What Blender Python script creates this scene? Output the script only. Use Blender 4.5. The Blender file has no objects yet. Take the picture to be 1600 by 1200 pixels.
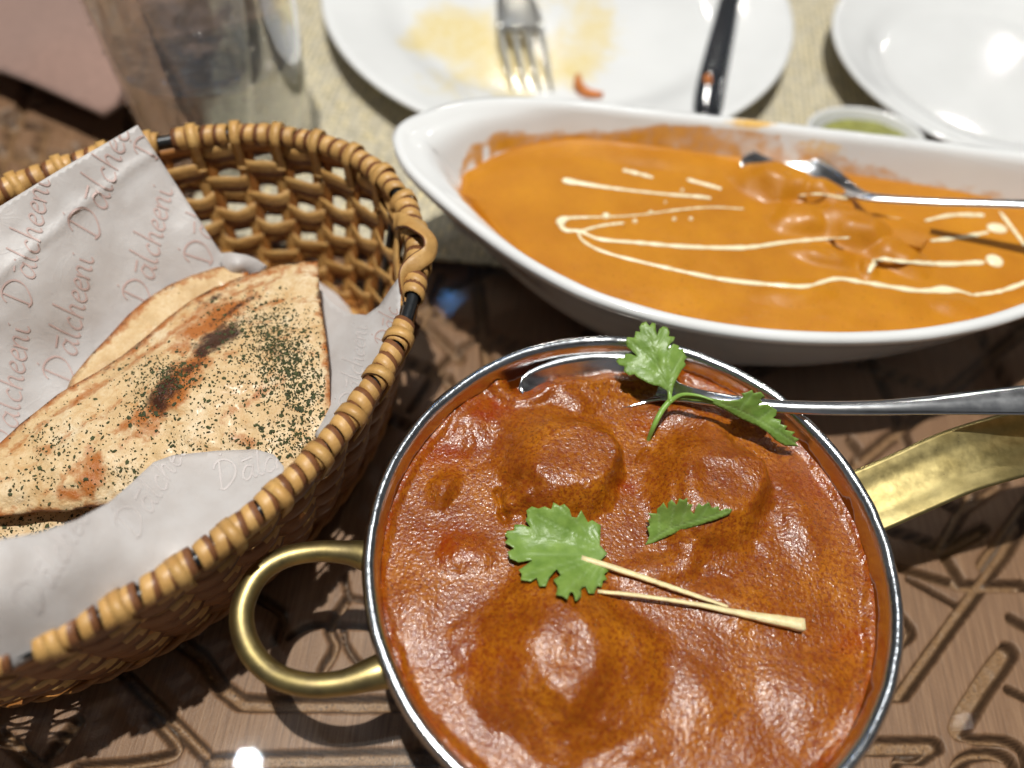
import bpy, math, random
import numpy as np
from mathutils import Matrix, Vector
from mathutils.geometry import delaunay_2d_cdt

# ------------------------------------------------------------------ camera, light, exposure
S = 0.01                                   # all modelling below is in centimetres
CAM_H, PITCH, ROLL, FPX = 27.096, 0.97946, 0.098974, 1250.0
sc = bpy.context.scene
col = sc.collection

_f = np.array([0, math.cos(PITCH), -math.sin(PITCH)])
_r0 = np.array([1.0, 0, 0]); _u0 = np.cross(_r0, _f)
_c, _s = math.cos(ROLL), math.sin(ROLL)
RGT, UPV, FWD = _c*_r0+_s*_u0, -_s*_r0+_c*_u0, _f
CAM = np.array([0, 0, CAM_H])

cam_d = bpy.data.cameras.new('camera'); cam = bpy.data.objects.new('camera', cam_d); col.objects.link(cam)
M = Matrix.Identity(4)
for i in range(3):
    M[i][0], M[i][1], M[i][2] = RGT[i], UPV[i], -FWD[i]
    M[i][3] = CAM[i]*S
cam.matrix_world = M
cam_d.sensor_width = 36; cam_d.lens = 36*FPX/1600
cam_d.clip_start = 0.01; cam_d.clip_end = 50
cam_d.dof.use_dof = True; cam_d.dof.focus_distance = 0.243; cam_d.dof.aperture_fstop = 4.4
sc.camera = cam

w = bpy.data.worlds.new('World'); sc.world = w; w.use_nodes = True
wb = w.node_tree.nodes['Background']; wb.inputs[1].default_value = 1.0
_tc = w.node_tree.nodes.new('ShaderNodeTexCoord'); _no = w.node_tree.nodes.new('ShaderNodeTexNoise'); _rp = w.node_tree.nodes.new('ShaderNodeValToRGB')
_no.inputs['Scale'].default_value = 2.6; _no.inputs['Detail'].default_value = 2
_rp.color_ramp.elements[0].position = .38; _rp.color_ramp.elements[0].color = (.010, .009, .008, 1)
_rp.color_ramp.elements[1].position = .68; _rp.color_ramp.elements[1].color = (.13, .135, .145, 1)
w.node_tree.links.new(_tc.outputs['Generated'], _no.inputs['Vector']); w.node_tree.links.new(_no.outputs['Fac'], _rp.inputs[0]); w.node_tree.links.new(_rp.outputs[0], wb.inputs[0])


def lamp(name, kind, loc, power, color=(1, .95, .88), size=1.5, size_y=None, aim=(2, 14, 4), angle=60):
    d = bpy.data.lights.new(name, kind); o = bpy.data.objects.new(name, d); col.objects.link(o)
    d.energy = power; d.color = color
    if kind == 'AREA':
        d.size = size*S
        if size_y: d.shape = 'RECTANGLE'; d.size_y = size_y*S
    else:
        d.shadow_soft_size = size*S
    if kind == 'SPOT': d.spot_size = math.radians(angle); d.spot_blend = .4
    o.location = Vector(loc)*S
    o.rotation_euler = (Vector(aim)-Vector(loc)).to_track_quat('-Z', 'Y').to_euler()
    return o


# a restaurant table under ceiling spots: one strong spot right overhead, weaker ones round it, one soft ceiling panel
lamp('overhead_spot', 'SPOT', (-4, 14, 200), 185, (1, .985, .93), 1.6, angle=50)
lamp('ceiling_panel', 'AREA', (8, 66, 200), 4.6, (.90, .95, 1), 46, 34)
lamp('ceiling_spot', 'SPOT', (-58, 29, 200), 4, (.85, .92, 1), 1.1)
lamp('ceiling_spot', 'SPOT', (132, 56, 200), .08, (1, .95, .88), .6)
lamp('ceiling_spot', 'SPOT', (85, 163, 200), 5, (1, .96, .9), 3)
lamp('ceiling_spot', 'SPOT', (-9, 328, 200), 14, (1, .94, .84), 7)
lamp('ceiling_spot', 'SPOT', (235, 391, 200), 8, (1, .97, .92), 2.5)
lamp('blue_screen', 'AREA', (-24, 186, 200), .10, (.16, .45, 1), 7, 4)
lamp('blue_screen', 'AREA', (-21, 165, 200), .10, (.16, .45, 1), 7, 4)

sc.view_settings.view_transform = 'Standard'; sc.view_settings.look = 'None'
sc.view_settings.exposure = 0.0; sc.view_settings.gamma = 1
sc.view_settings.use_curve_mapping = False
sc.render.engine = 'CYCLES'
sc.cycles.use_denoising = True
try: sc.cycles.denoiser = 'OPENIMAGEDENOISE'
except Exception: pass
sc.cycles.max_bounces = 12; sc.cycles.transparent_max_bounces = 16
sc.cycles.sample_clamp_indirect = 4; sc.cycles.blur_glossy = .6
rng = np.random.RandomState(7); random.seed(7)


# ------------------------------------------------------------------ helpers
def at(px, py, z):
    """point of the photo (1600x1200 pixels) lying at height z (cm) -> world cm"""
    px, py, z = np.broadcast_arrays(np.asarray(px, float), np.asarray(py, float), np.asarray(z, float))
    d = FWD + ((px-800)/FPX)[..., None]*RGT - ((py-600)/FPX)[..., None]*UPV
    t = (z-CAM_H)/d[..., 2]
    return CAM + d*t[..., None]


def to_px(P):
    d = np.asarray(P, float)-CAM; z = d@FWD
    return np.stack([800+FPX*(d@RGT)/z, 600-FPX*(d@UPV)/z], -1)


def tps(ctrl):
    """smooth height function through (px, py, z) control points"""
    c = np.array(ctrl, float); p = c[:, :2]/100; n = len(c)
    def k(r2): return np.where(r2 > 0, r2*np.log(np.maximum(r2, 1e-12)), 0)
    A = np.zeros((n+3, n+3)); A[:n, :n] = k(((p[:, None]-p[None])**2).sum(-1))+np.eye(n)*1e-4
    A[:n, n] = 1; A[:n, n+1:] = p; A[n, :n] = 1; A[n+1:, :n] = p.T
    w_ = np.linalg.solve(A, np.r_[c[:, 2], 0, 0, 0])
    def f(x, y):
        q = np.stack([np.asarray(x, float), np.asarray(y, float)], -1)/100
        return k(((q[..., None, :]-p)**2).sum(-1))@w_[:n]+w_[n]+q@w_[n+1:]
    return f


def _h(ix, iy, sd):
    n = (ix*374761393+iy*668265263+sd*974711) & 0x7fffffff
    n = ((n ^ (n >> 13))*1274126177) & 0x7fffffff
    return ((n ^ (n >> 16)) & 0xffff)/65535.0


def vn(x, y, sd=0):
    x = np.asarray(x, float); y = np.asarray(y, float)
    ix = np.floor(x).astype(np.int64); iy = np.floor(y).astype(np.int64); fx = x-ix; fy = y-iy
    fx = fx*fx*(3-2*fx); fy = fy*fy*(3-2*fy)
    a = _h(ix, iy, sd)*(1-fx)+_h(ix+1, iy, sd)*fx; b = _h(ix, iy+1, sd)*(1-fx)+_h(ix+1, iy+1, sd)*fx
    return (a*(1-fy)+b*fy)*2-1


def fbm(x, y, sd=0, o=4):
    v = 0; a = 1; s_ = 0
    for k in range(o): v = v+a*vn(x*2**k, y*2**k, sd+k*17); s_ += a; a *= .5
    return v/s_


def ss(a, b, x):
    t = np.clip((x-a)/(b-a), 0, 1); return t*t*(3-2*t)


def spline(P, n, closed=False):
    """Catmull-Rom through the control rows, n samples, even arc length"""
    P = np.asarray(P, float)
    if closed: Q = np.vstack([P[-1], P, P[0], P[1]])
    else: Q = np.vstack([2*P[0]-P[1], P, 2*P[-1]-P[-2]])
    out = []
    for i in range(1, len(Q)-2):
        t = np.linspace(0, 1, 24, endpoint=False)[:, None]; a, b, c, d = Q[i-1], Q[i], Q[i+1], Q[i+2]
        out.append(.5*((2*b)+(-a+c)*t+(2*a-5*b+4*c-d)*t**2+(-a+3*b-3*c+d)*t**3))
    C = np.vstack(out+[Q[-2][None]])
    L = np.r_[0, np.cumsum(np.linalg.norm(np.diff(C[:, :3] if C.shape[1] > 3 else C, axis=0), axis=1))]
    s_ = np.linspace(0, L[-1], n, endpoint=not closed)
    return np.stack([np.interp(s_, L, C[:, k]) for k in range(C.shape[1])], 1)


def gridF(nu, nv, cu=False, cv=False):
    iu = np.arange(nu if cu else nu-1); iv = np.arange(nv if cv else nv-1)
    a, b = np.meshgrid(iu, iv, indexing='ij'); a2 = (a+1) % nu; b2 = (b+1) % nv
    return np.stack([a*nv+b, a2*nv+b, a2*nv+b2, a*nv+b2], -1).reshape(-1, 4)


def thing(name, label, cat, loc=(0, 0, 0), group=None, kind=None):
    o = bpy.data.objects.new(name, None); col.objects.link(o); o.empty_display_size = .01
    o.location = Vector([float(v) for v in loc])*S
    tag(o, label, cat, group, kind); return o


def tag(o, label=None, cat=None, group=None, kind=None):
    if label: o['label'] = label
    if cat: o['category'] = cat
    if group: o['group'] = group
    if kind: o['kind'] = kind
    return o


def org(o):
    v = Vector((0, 0, 0))
    while o is not None: v = v+o.location; o = o.parent
    return np.array(v)/S


def mk(name, V, F, m, parent=None, smooth=True, attrs=None, mi=None, loc=None):
    """ONE mesh object from world-space cm vertices"""
    V = np.asarray(V, float).reshape(-1, 3)
    base = org(parent) if parent is not None else np.zeros(3)
    own = np.array(loc, float) if loc is not None else base
    me = bpy.data.meshes.new(name)
    Vl = ((V-own)*S).astype(np.float32)
    if isinstance(F, np.ndarray):
        k = F.shape[1]; me.vertices.add(len(Vl)); me.vertices.foreach_set('co', Vl.ravel())
        me.loops.add(F.size); me.loops.foreach_set('vertex_index', F.ravel().astype(np.int32))
        me.polygons.add(len(F)); me.polygons.foreach_set('loop_start', (np.arange(len(F))*k).astype(np.int32))
        me.update(calc_edges=True)
    else:
        me.from_pydata(Vl.tolist(), [], [list(map(int, f)) for f in F])
    for mm in (m if isinstance(m, (list, tuple)) else [m]): me.materials.append(mm)
    n = len(me.polygons)
    me.polygons.foreach_set('use_smooth', np.full(n, bool(smooth)))
    if mi is not None: me.polygons.foreach_set('material_index', np.asarray(mi, np.int32))
    for k, a in (attrs or {}).items():
        at_ = me.attributes.new(k, 'FLOAT', 'POINT'); at_.data.foreach_set('value', np.asarray(a, np.float32).ravel())
    me.update()
    o = bpy.data.objects.new(name, me); col.objects.link(o); o.parent = parent
    o.location = Vector((own-base)*S)
    return o


class MB:
    def __init__(s): s.V = []; s.F = []; s.m = []; s.n = 0
    def add(s, V, F, mi=0):
        V = np.asarray(V, float).reshape(-1, 3); s.V.append(V)
        F = [list(np.asarray(f)+s.n) for f in F]; s.F += F
        s.m += ([mi]*len(F) if np.isscalar(mi) else list(mi)); s.n += len(V)
    def build(s, name, m, parent=None, smooth=True, **k):
        return mk(name, np.vstack(s.V), s.F, m, parent, smooth, mi=s.m, **k)


def frames(P, up=None, closed=False):
    P = np.asarray(P, float)
    T = np.roll(P, -1, 0)-np.roll(P, 1, 0) if closed else np.gradient(P, axis=0)
    T /= np.linalg.norm(T, axis=1)[:, None]+1e-12
    if up is None:
        up = np.array([0, 0, 1.]) if abs(T[:, 2]).max() < .95 else np.array([.3, .9, .1])
    U = np.broadcast_to(np.asarray(up, float), P.shape)
    B = np.cross(T, U); B /= np.linalg.norm(B, axis=1)[:, None]+1e-12
    N = np.cross(B, T); return T, B, N


def sweep(P, prof, up=None, closed=False, caps=True):
    """prof: (n_stations, k, 2) or (k,2): offsets along side B and up N. returns V, F"""
    P = np.asarray(P, float); n = len(P); prof = np.asarray(prof, float)
    if prof.ndim == 2: prof = np.broadcast_to(prof, (n,)+prof.shape)
    k = prof.shape[1]; T, B, N = frames(P, up, closed)
    V = P[:, None]+prof[..., :1]*B[:, None]+prof[..., 1:]*N[:, None]
    F = gridF(n, k, closed, True).tolist()
    if caps and not closed: F += [list(range(k-1, -1, -1)), list(range((n-1)*k, n*k))]
    return V.reshape(-1, 3), F


def circ(k, rx=1, ry=None):
    a = np.arange(k)/k*2*math.pi; ry = rx if ry is None else ry
    return np.stack([np.cos(a)*rx, np.sin(a)*ry], -1)


def tube(P, r, k=12, up=None, closed=False, flat=1.0):
    r = np.broadcast_to(np.asarray(r, float), (len(P),))
    return sweep(P, circ(k)[None]*r[:, None, None]*np.array([1, flat]), up, closed)


def lathe(prof, n=96, c=(0, 0, 0), sx=1, sy=1, rot=0):
    prof = np.asarray(prof, float); a = np.arange(n)/n*2*math.pi
    x = prof[None, :, 0]*np.cos(a)[:, None]*sx; y = prof[None, :, 0]*np.sin(a)[:, None]*sy
    X = x*math.cos(rot)-y*math.sin(rot); Y = x*math.sin(rot)+y*math.cos(rot)
    V = np.stack([X+c[0], Y+c[1], np.broadcast_to(prof[None, :, 1], x.shape)+c[2]], -1)
    return V.reshape(-1, 3), gridF(n, len(prof), True, False)[:, ::-1]


def smooth_prof(p, n):
    return spline(p, n)


def inside(poly, x, y):
    poly = np.asarray(poly, float); r = np.zeros(np.shape(x), bool); j = len(poly)-1
    for i in range(len(poly)):
        xi, yi = poly[i]; xj, yj = poly[j]
        r ^= ((yi > y) != (yj > y)) & (x < (xj-xi)*(y-yi)/((yj-yi) or 1e-9)+xi); j = i
    return r


def dist_poly(x, y, P, closed=False):
    P = np.asarray(P, float); d = np.full(np.shape(x), 1e9); tt = np.zeros(np.shape(x)); n = len(P)
    for i in range(n if closed else n-1):
        a, b = P[i, :2], P[(i+1) % n, :2]; ab = b-a; L = ab@ab+1e-12
        t = np.clip(((x-a[0])*ab[0]+(y-a[1])*ab[1])/L, 0, 1)
        q = np.hypot(x-a[0]-t*ab[0], y-a[1]-t*ab[1]); m_ = q < d; d = np.where(m_, q, d); tt = np.where(m_, i+t, tt)
    return d, tt


def sheet2d(outline, step):
    """triangulate a 2-D outline with inner points; returns pts, tris, boundary loop"""
    O = np.asarray(outline, float)
    seg = []
    for i in range(len(O)):
        a, b = O[i], O[(i+1) % len(O)]; m_ = max(1, int(round(np.linalg.norm(b-a)/step)))
        for t in range(m_): seg.append(a+(b-a)*t/m_)
    B = np.array(seg)
    x = np.arange(O[:, 0].min(), O[:, 0].max(), step); y = np.arange(O[:, 1].min(), O[:, 1].max(), step*.87)
    X, Y = np.meshgrid(x, y); X = X+(np.arange(len(y)) % 2)[:, None]*step*.5
    X = X.ravel(); Y = Y.ravel(); k = inside(O, X, Y); X = X[k]; Y = Y[k]
    if len(X):
        d, _ = dist_poly(X, Y, B, True); k = d > step*.45; X = X[k]; Y = Y[k]
    pts = [Vector((float(a), float(b))) for a, b in B]+[Vector((float(a), float(b))) for a, b in zip(X, Y)]
    n = len(B)
    v, e, f, ov, oe, of = delaunay_2d_cdt(pts, [(i, (i+1) % n) for i in range(n)], [], 1, 1e-6)
    return np.array([[q.x, q.y] for q in v]), [list(t) for t in f]


def shell(name, outline, step, zf, thick, m, parent=None, smooth=True, attrs=None, loc=None, taper=None, wfun=None):
    """a solid sheet: outline in photo pixels, height from zf(px,py), real thickness (cm).  wfun may warp the points"""
    p, f = sheet2d(outline, step)
    V = at(p[:, 0], p[:, 1], zf(p[:, 0], p[:, 1]))
    if wfun is not None: V = wfun(V, p)
    f = np.array(f); n_ = np.cross(V[f[:, 1]]-V[f[:, 0]], V[f[:, 2]]-V[f[:, 0]])
    flip = n_[:, 2] < 0; f[flip] = f[flip][:, ::-1]; n_[flip] *= -1
    N = np.zeros_like(V)
    for k in range(3): np.add.at(N, f[:, k], n_)
    N /= np.linalg.norm(N, axis=1)[:, None]+1e-9
    t = thick if taper is None else thick*taper(p)
    Vb = V-N*(np.asarray(t)[..., None] if np.ndim(t) else t)
    n = len(V)
    from collections import Counter
    ed = Counter()
    for a, b, c in f:
        for u, v in ((a, b), (b, c), (c, a)): ed[(u, v)] += 1
    side = [(v, u) for (u, v) in ed if (v, u) not in ed]
    F = f.tolist()+(f[:, ::-1]+n).tolist()+[[u, v, v+n, u+n] for u, v in side]
    A = {k: np.r_[g(p), g(p)] for k, g in (attrs or {}).items()}
    A['side'] = np.r_[np.zeros(n), np.ones(n)]
    return mk(name, np.vstack([V, Vb]), F, m, parent, smooth, attrs=A, loc=loc)


# ------------------------------------------------------------------ materials
def new_mat(name):
    m = bpy.data.materials.new(name); m.use_nodes = True; nt = m.node_tree
    return m, nt, nt.nodes['Principled BSDF']


def N(nt, t, **k):
    n = nt.nodes.new(t)
    for a, b in k.items():
        if a.startswith('i_'): n.inputs[int(a[2:]) if a[2:].isdigit() else a[2:].replace('_', ' ')].default_value = b
        else: setattr(n, a, b)
    return n


def obj_co(nt, scale=(1, 1, 1), rot=(0, 0, 0)):
    tc = N(nt, 'ShaderNodeTexCoord'); mp = N(nt, 'ShaderNodeMapping')
    mp.inputs['Scale'].default_value = tuple(100*s for s in scale); mp.inputs['Rotation'].default_value = rot
    nt.links.new(tc.outputs['Object'], mp.inputs[0]); return mp.outputs[0]


def noise(nt, co, scale, detail=4, rough=.55, dist=0):
    n = N(nt, 'ShaderNodeTexNoise'); n.inputs['Scale'].default_value = scale; n.inputs['Detail'].default_value = detail
    n.inputs['Roughness'].default_value = rough; n.inputs['Distortion'].default_value = dist
    nt.links.new(co, n.inputs['Vector']); return n.outputs['Fac']


def ramp(nt, fac, stops):
    r = N(nt, 'ShaderNodeValToRGB'); e = r.color_ramp.elements
    while len(e) < len(stops): e.new(.5)
    for el, (p, c) in zip(e, stops): el.position = p; el.color = tuple(c)+(1,) if len(c) == 3 else c
    nt.links.new(fac, r.inputs[0]); return r.outputs[0]


def mixc(nt, fac, a, b, mode='MIX'):
    n = N(nt, 'ShaderNodeMix', data_type='RGBA', blend_type=mode)
    for s, v in ((0, fac), (6, a), (7, b)):
        if hasattr(v, 'links'): nt.links.new(v, n.inputs[s])
        elif np.isscalar(v): n.inputs[s].default_value = v
        else: n.inputs[s].default_value = tuple(v)+(1,)
    return n.outputs[2]


def math_(nt, op, a, b=None, clamp=False):
    n = N(nt, 'ShaderNodeMath', operation=op, use_clamp=clamp)
    for s, v in ((0, a), (1, b)):
        if v is None: continue
        if hasattr(v, 'links'): nt.links.new(v, n.inputs[s])
        else: n.inputs[s].default_value = v
    return n.outputs[0]


def attr(nt, name):
    return N(nt, 'ShaderNodeAttribute', attribute_name=name).outputs['Fac']


def bump(nt, hgt, dist_cm, strength=1.0, prev=None):
    b = N(nt, 'ShaderNodeBump'); b.inputs['Distance'].default_value = dist_cm*S; b.inputs['Strength'].default_value = strength
    nt.links.new(hgt, b.inputs['Height'])
    if prev is not None: nt.links.new(prev, b.inputs['Normal'])
    return b.outputs[0]


def setp(nt, p, **k):
    for a, v in k.items():
        s = p.inputs[a.replace('_', ' ')]
        if hasattr(v, 'links'): nt.links.new(v, s)
        else: s.default_value = tuple(v)+(1,) if (isinstance(v, tuple) and len(v) == 3 and s.type == 'RGBA') else v


def plain(name, c, rough=.5, metal=0, var=.1, nscale=2., bmp=.01, bscale=8., **k):
    m, nt, p = new_mat(name); co = obj_co(nt)
    n1 = noise(nt, co, nscale)
    dark = tuple(v*(1-var) for v in c); light = tuple(min(1, v*(1+var)) for v in c)
    setp(nt, p, Base_Color=ramp(nt, n1, [(.3, dark), (.7, light)]), Roughness=rough, Metallic=metal, **k)
    if bmp: setp(nt, p, Normal=bump(nt, noise(nt, co, bscale, 5), bmp))
    return m


def mat_wood():
    m, nt, p = new_mat('carved_walnut'); co = obj_co(nt, (9, .35, 1), (0, 0, .12)); c2 = obj_co(nt)
    grain = noise(nt, co, 1.2, 6, .65); fine = noise(nt, obj_co(nt, (40, .8, 1), (0, 0, .12)), 1, 3)
    big = noise(nt, c2, .25, 2)
    top = ramp(nt, grain, [(.25, (.17, .078, .038)), (.5, (.34, .172, .088)), (.78, (.52, .295, .168))])
    top = mixc(nt, math_(nt, 'MULTIPLY', fine, .5), top, (.17, .09, .055))
    top = mixc(nt, math_(nt, 'MULTIPLY', big, .35), top, (.22, .12, .08))
    spk = noise(nt, c2, 11, 3, .7)
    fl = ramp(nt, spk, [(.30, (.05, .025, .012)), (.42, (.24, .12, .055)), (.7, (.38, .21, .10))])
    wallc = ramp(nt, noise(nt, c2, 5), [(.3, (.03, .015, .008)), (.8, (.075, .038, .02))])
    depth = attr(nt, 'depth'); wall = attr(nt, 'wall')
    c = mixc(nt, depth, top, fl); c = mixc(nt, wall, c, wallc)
    b = bump(nt, grain, .012); b = bump(nt, spk, .03, .6, b)
    setp(nt, p, Base_Color=c, Roughness=.5, Normal=b); return m


def mat_sheet_glass():
    """clear table glass: it lets light through and reflects, with fine scratches"""
    m, nt, p = new_mat('scratched_table_glass'); nt.nodes.remove(p); out = nt.nodes['Material Output']
    tr = N(nt, 'ShaderNodeBsdfTransparent'); tr.inputs[0].default_value = (.96, .975, .965, 1)
    co = obj_co(nt)
    scr = None
    for a, sd in ((.15, 1.), (1.2, 1.7), (2.1, 2.3), (2.75, 3.1)):
        n = noise(nt, obj_co(nt, (22*sd/2, .22, 1), (0, 0, a)), 1.1, 2, .5)
        th = math_(nt, 'GREATER_THAN', n, .72)
        scr = th if scr is None else math_(nt, 'MAXIMUM', scr, th)
    gate = math_(nt, 'GREATER_THAN', noise(nt, co, .9, 3), .5)
    scr = math_(nt, 'MULTIPLY', scr, gate)
    bn = bump(nt, noise(nt, co, .5, 2), .004)
    bs = bump(nt, scr, .012, 1, bn)
    g1 = N(nt, 'ShaderNodeBsdfGlossy'); g1.inputs['Roughness'].default_value = .035; nt.links.new(bn, g1.inputs['Normal'])
    g2 = N(nt, 'ShaderNodeBsdfGlossy'); g2.inputs['Roughness'].default_value = .22; nt.links.new(bs, g2.inputs['Normal'])
    mg = N(nt, 'ShaderNodeMixShader'); nt.links.new(math_(nt, 'ADD', math_(nt, 'MULTIPLY', scr, .7), .03), mg.inputs[0])
    g3 = N(nt, 'ShaderNodeBsdfGlossy'); g3.inputs['Roughness'].default_value = .13; nt.links.new(bump(nt, noise(nt, obj_co(nt, (9, 1, 1), (0, 0, .7)), 3, 3), .006), g3.inputs['Normal'])
    m3 = N(nt, 'ShaderNodeMixShader'); m3.inputs[0].default_value = .12
    nt.links.new(g1.outputs[0], m3.inputs[1]); nt.links.new(g3.outputs[0], m3.inputs[2])
    nt.links.new(m3.outputs[0], mg.inputs[1]); nt.links.new(g2.outputs[0], mg.inputs[2])
    fr = N(nt, 'ShaderNodeFresnel'); ge = N(nt, 'ShaderNodeNewGeometry')
    nt.links.new(math_(nt, 'SUBTRACT', 1.5, math_(nt, 'MULTIPLY', ge.outputs['Backfacing'], .8333)), fr.inputs[0])
    mx = N(nt, 'ShaderNodeMixShader'); nt.links.new(fr.outputs[0], mx.inputs[0])
    nt.links.new(tr.outputs[0], mx.inputs[1]); nt.links.new(mg.outputs[0], mx.inputs[2])
    nt.links.new(mx.outputs[0], out.inputs[0]); return m


def mat_red_curry():
    m, nt, p = new_mat('red_brown_gravy'); co = obj_co(nt)
    a = noise(nt, co, .55, 5, .6); f = noise(nt, co, 9, 3, .7); sp = noise(nt, co, 16, 2, .5)
    base = ramp(nt, a, [(.30, (.185, .042, .0015)), (.5, (.290, .082, .0025)), (.72, (.41, .138, .005))])
    base = mixc(nt, ramp(nt, f, [(.38, (.85, .85, .85)), (.56, (0, 0, 0))]), base, (.17, .026, .003))
    base = mixc(nt, ramp(nt, sp, [(.62, (0, 0, 0)), (.70, (.85, .85, .85))]), base, (.05, .012, .004))
    base = mixc(nt, ramp(nt, noise(nt, co, 3.2, 3), [(.58, (0, 0, 0)), (.8, (.7, .7, .7))]), base, (.40, .135, .012))
    oil = attr(nt, 'oil')
    oiln = math_(nt, 'MULTIPLY', oil, ramp(nt, noise(nt, co, 1.8, 4), [(.3, (.15, .15, .15)), (.6, (1, 1, 1))]), True)
    base = mixc(nt, oiln, base, (.24, .016, .002))
    g = math_(nt, 'SUBTRACT', 1, math_(nt, 'MULTIPLY', oiln, .75))
    b = bump(nt, noise(nt, co, 1.6, 3, .5), .03, .3)
    b = bump(nt, noise(nt, co, 5, 2, .5), .022, .7, b)
    b = bump(nt, noise(nt, co, 10, 2, .6), .020, 1., b)
    setp(nt, p, Base_Color=base, Roughness=math_(nt, 'MULTIPLY', g, .30), Normal=b, Coat_Weight=.16, Coat_Roughness=.10,
         Subsurface_Weight=.12, Subsurface_Scale=.002)
    p.inputs['Subsurface Radius'].default_value = (1, .35, .1)
    p.inputs['Specular IOR Level'].default_value = .30
    nt.links.new(b, p.inputs['Coat Normal']); return m


def mat_orange_curry():
    m, nt, p = new_mat('creamy_orange_gravy'); co = obj_co(nt)
    a = noise(nt, co, .4, 4); sp = noise(nt, co, 13, 2, .5); f = noise(nt, co, 7, 3)
    base = ramp(nt, a, [(.3, (.40, .145, .004)), (.7, (.52, .212, .008))])
    base = mixc(nt, ramp(nt, f, [(.3, (.35, .35, .35)), (.5, (0, 0, 0))]), base, (.45, .14, .015))
    base = mixc(nt, ramp(nt, sp, [(.66, (0, 0, 0)), (.74, (.85, .85, .85))]), base, (.09, .035, .006))
    b = bump(nt, noise(nt, co, 1.2, 4), .08, .5); b = bump(nt, noise(nt, co, 7, 3), .014, .8, b)
    setp(nt, p, Base_Color=base, Roughness=.46, Specular_IOR_Level=.32, Normal=b, Coat_Weight=.10, Coat_Roughness=.15, Subsurface_Weight=.05, Subsurface_Scale=.001)
    p.inputs['Subsurface Radius'].default_value = (1, .5, .15)
    return m


def mat_cane(name, c1, c2):
    m, nt, p = new_mat(name); co = obj_co(nt, (1, 1, 1)); oi = N(nt, 'ShaderNodeObjectInfo')
    n1 = noise(nt, co, 1.6, 4); n2 = noise(nt, co, 14, 3)
    c = ramp(nt, n1, [(.3, c1), (.7, c2)])
    c = mixc(nt, math_(nt, 'MULTIPLY', oi.outputs['Random'], .45), c, tuple(v*.62 for v in c1))
    c = mixc(nt, ramp(nt, n2, [(.62, (0, 0, 0)), (.75, (.35, .35, .35))]), c, tuple(v*.45 for v in c1))
    c = mixc(nt, ramp(nt, noise(nt, co, 4.5, 5, .7), [(.5, (0, 0, 0)), (.7, (.45, .45, .45))]), c, tuple(v*.6 for v in c1))
    fib = noise(nt, obj_co(nt, (1, 1, 6)), 5, 5, .7)
    setp(nt, p, Base_Color=c, Roughness=.44, Normal=bump(nt, fib, .025, .7), Coat_Weight=.08, Coat_Roughness=.3)
    return m


def mat_naan():
    m, nt, p = new_mat('charred_flatbread'); co = obj_co(nt)
    n0 = noise(nt, co, .8, 5, .6); n1 = noise(nt, co, 2.2, 5, .65); n2 = noise(nt, co, 7, 4, .6)
    base = ramp(nt, n0, [(.28, (.50, .32, .15)), (.48, (.66, .48, .27)), (.75, (.74, .61, .42))])
    base = mixc(nt, ramp(nt, n2, [(.42, (0, 0, 0)), (.66, (.6, .6, .6))]), base, (.55, .35, .16))
    base = mixc(nt, ramp(nt, noise(nt, co, 1.2, 6, .7, .8), [(.54, (0, 0, 0)), (.72, (.85, .85, .85))]), base, (.50, .255, .085))
    br = math_(nt, 'ADD', attr(nt, 'brown'), math_(nt, 'MULTIPLY', math_(nt, 'SUBTRACT', n1, .5), 1.7))
    base = mixc(nt, ramp(nt, br, [(.22, (0, 0, 0)), (.42, (.6, .6, .6)), (.70, (1, 1, 1))]), base, (.38, .125, .028))
    ch = math_(nt, 'ADD', attr(nt, 'char'), math_(nt, 'MULTIPLY', math_(nt, 'SUBTRACT', noise(nt, co, 2.6, 6, .75), .5), 1.9))
    base = mixc(nt, ramp(nt, ch, [(.28, (0, 0, 0)), (.45, (.6, .6, .6)), (.7, (.97, .97, .97))]), base, (.040, .013, .007))
    b = bump(nt, n1, .12, .7); b = bump(nt, n2, .04, .8, b)
    setp(nt, p, Base_Color=base, Roughness=.40, Normal=b, Specular_IOR_Level=.25, Coat_Weight=.08, Coat_Roughness=.2)
    return m


def mat_paper():
    m, nt, p = new_mat('greaseproof_paper'); co = obj_co(nt); out = nt.nodes['Material Output']
    n = noise(nt, co, 1.1, 5, .6); n2 = noise(nt, co, 6, 4)
    c = ramp(nt, n, [(.3, (.66, .62, .60)), (.7, (.78, .76, .755))])
    crease = ramp(nt, noise(nt, co, .8, 3, .5, 1.2), [(.47, (0, 0, 0)), (.5, (1, 1, 1)), (.53, (0, 0, 0))])
    b = bump(nt, n, .08, .35); b = bump(nt, crease, .012, .25, b); b = bump(nt, n2, .006, .5, b)
    setp(nt, p, Base_Color=c, Roughness=.45, Normal=b)
    tl = N(nt, 'ShaderNodeBsdfTranslucent'); tl.inputs[0].default_value = (.85, .80, .76, 1); nt.links.new(b, tl.inputs['Normal'])
    mx = N(nt, 'ShaderNodeMixShader'); mx.inputs[0].default_value = .42
    nt.links.new(p.outputs[0], mx.inputs[1]); nt.links.new(tl.outputs[0], mx.inputs[2]); nt.links.new(mx.outputs[0], out.inputs[0])
    return m


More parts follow.
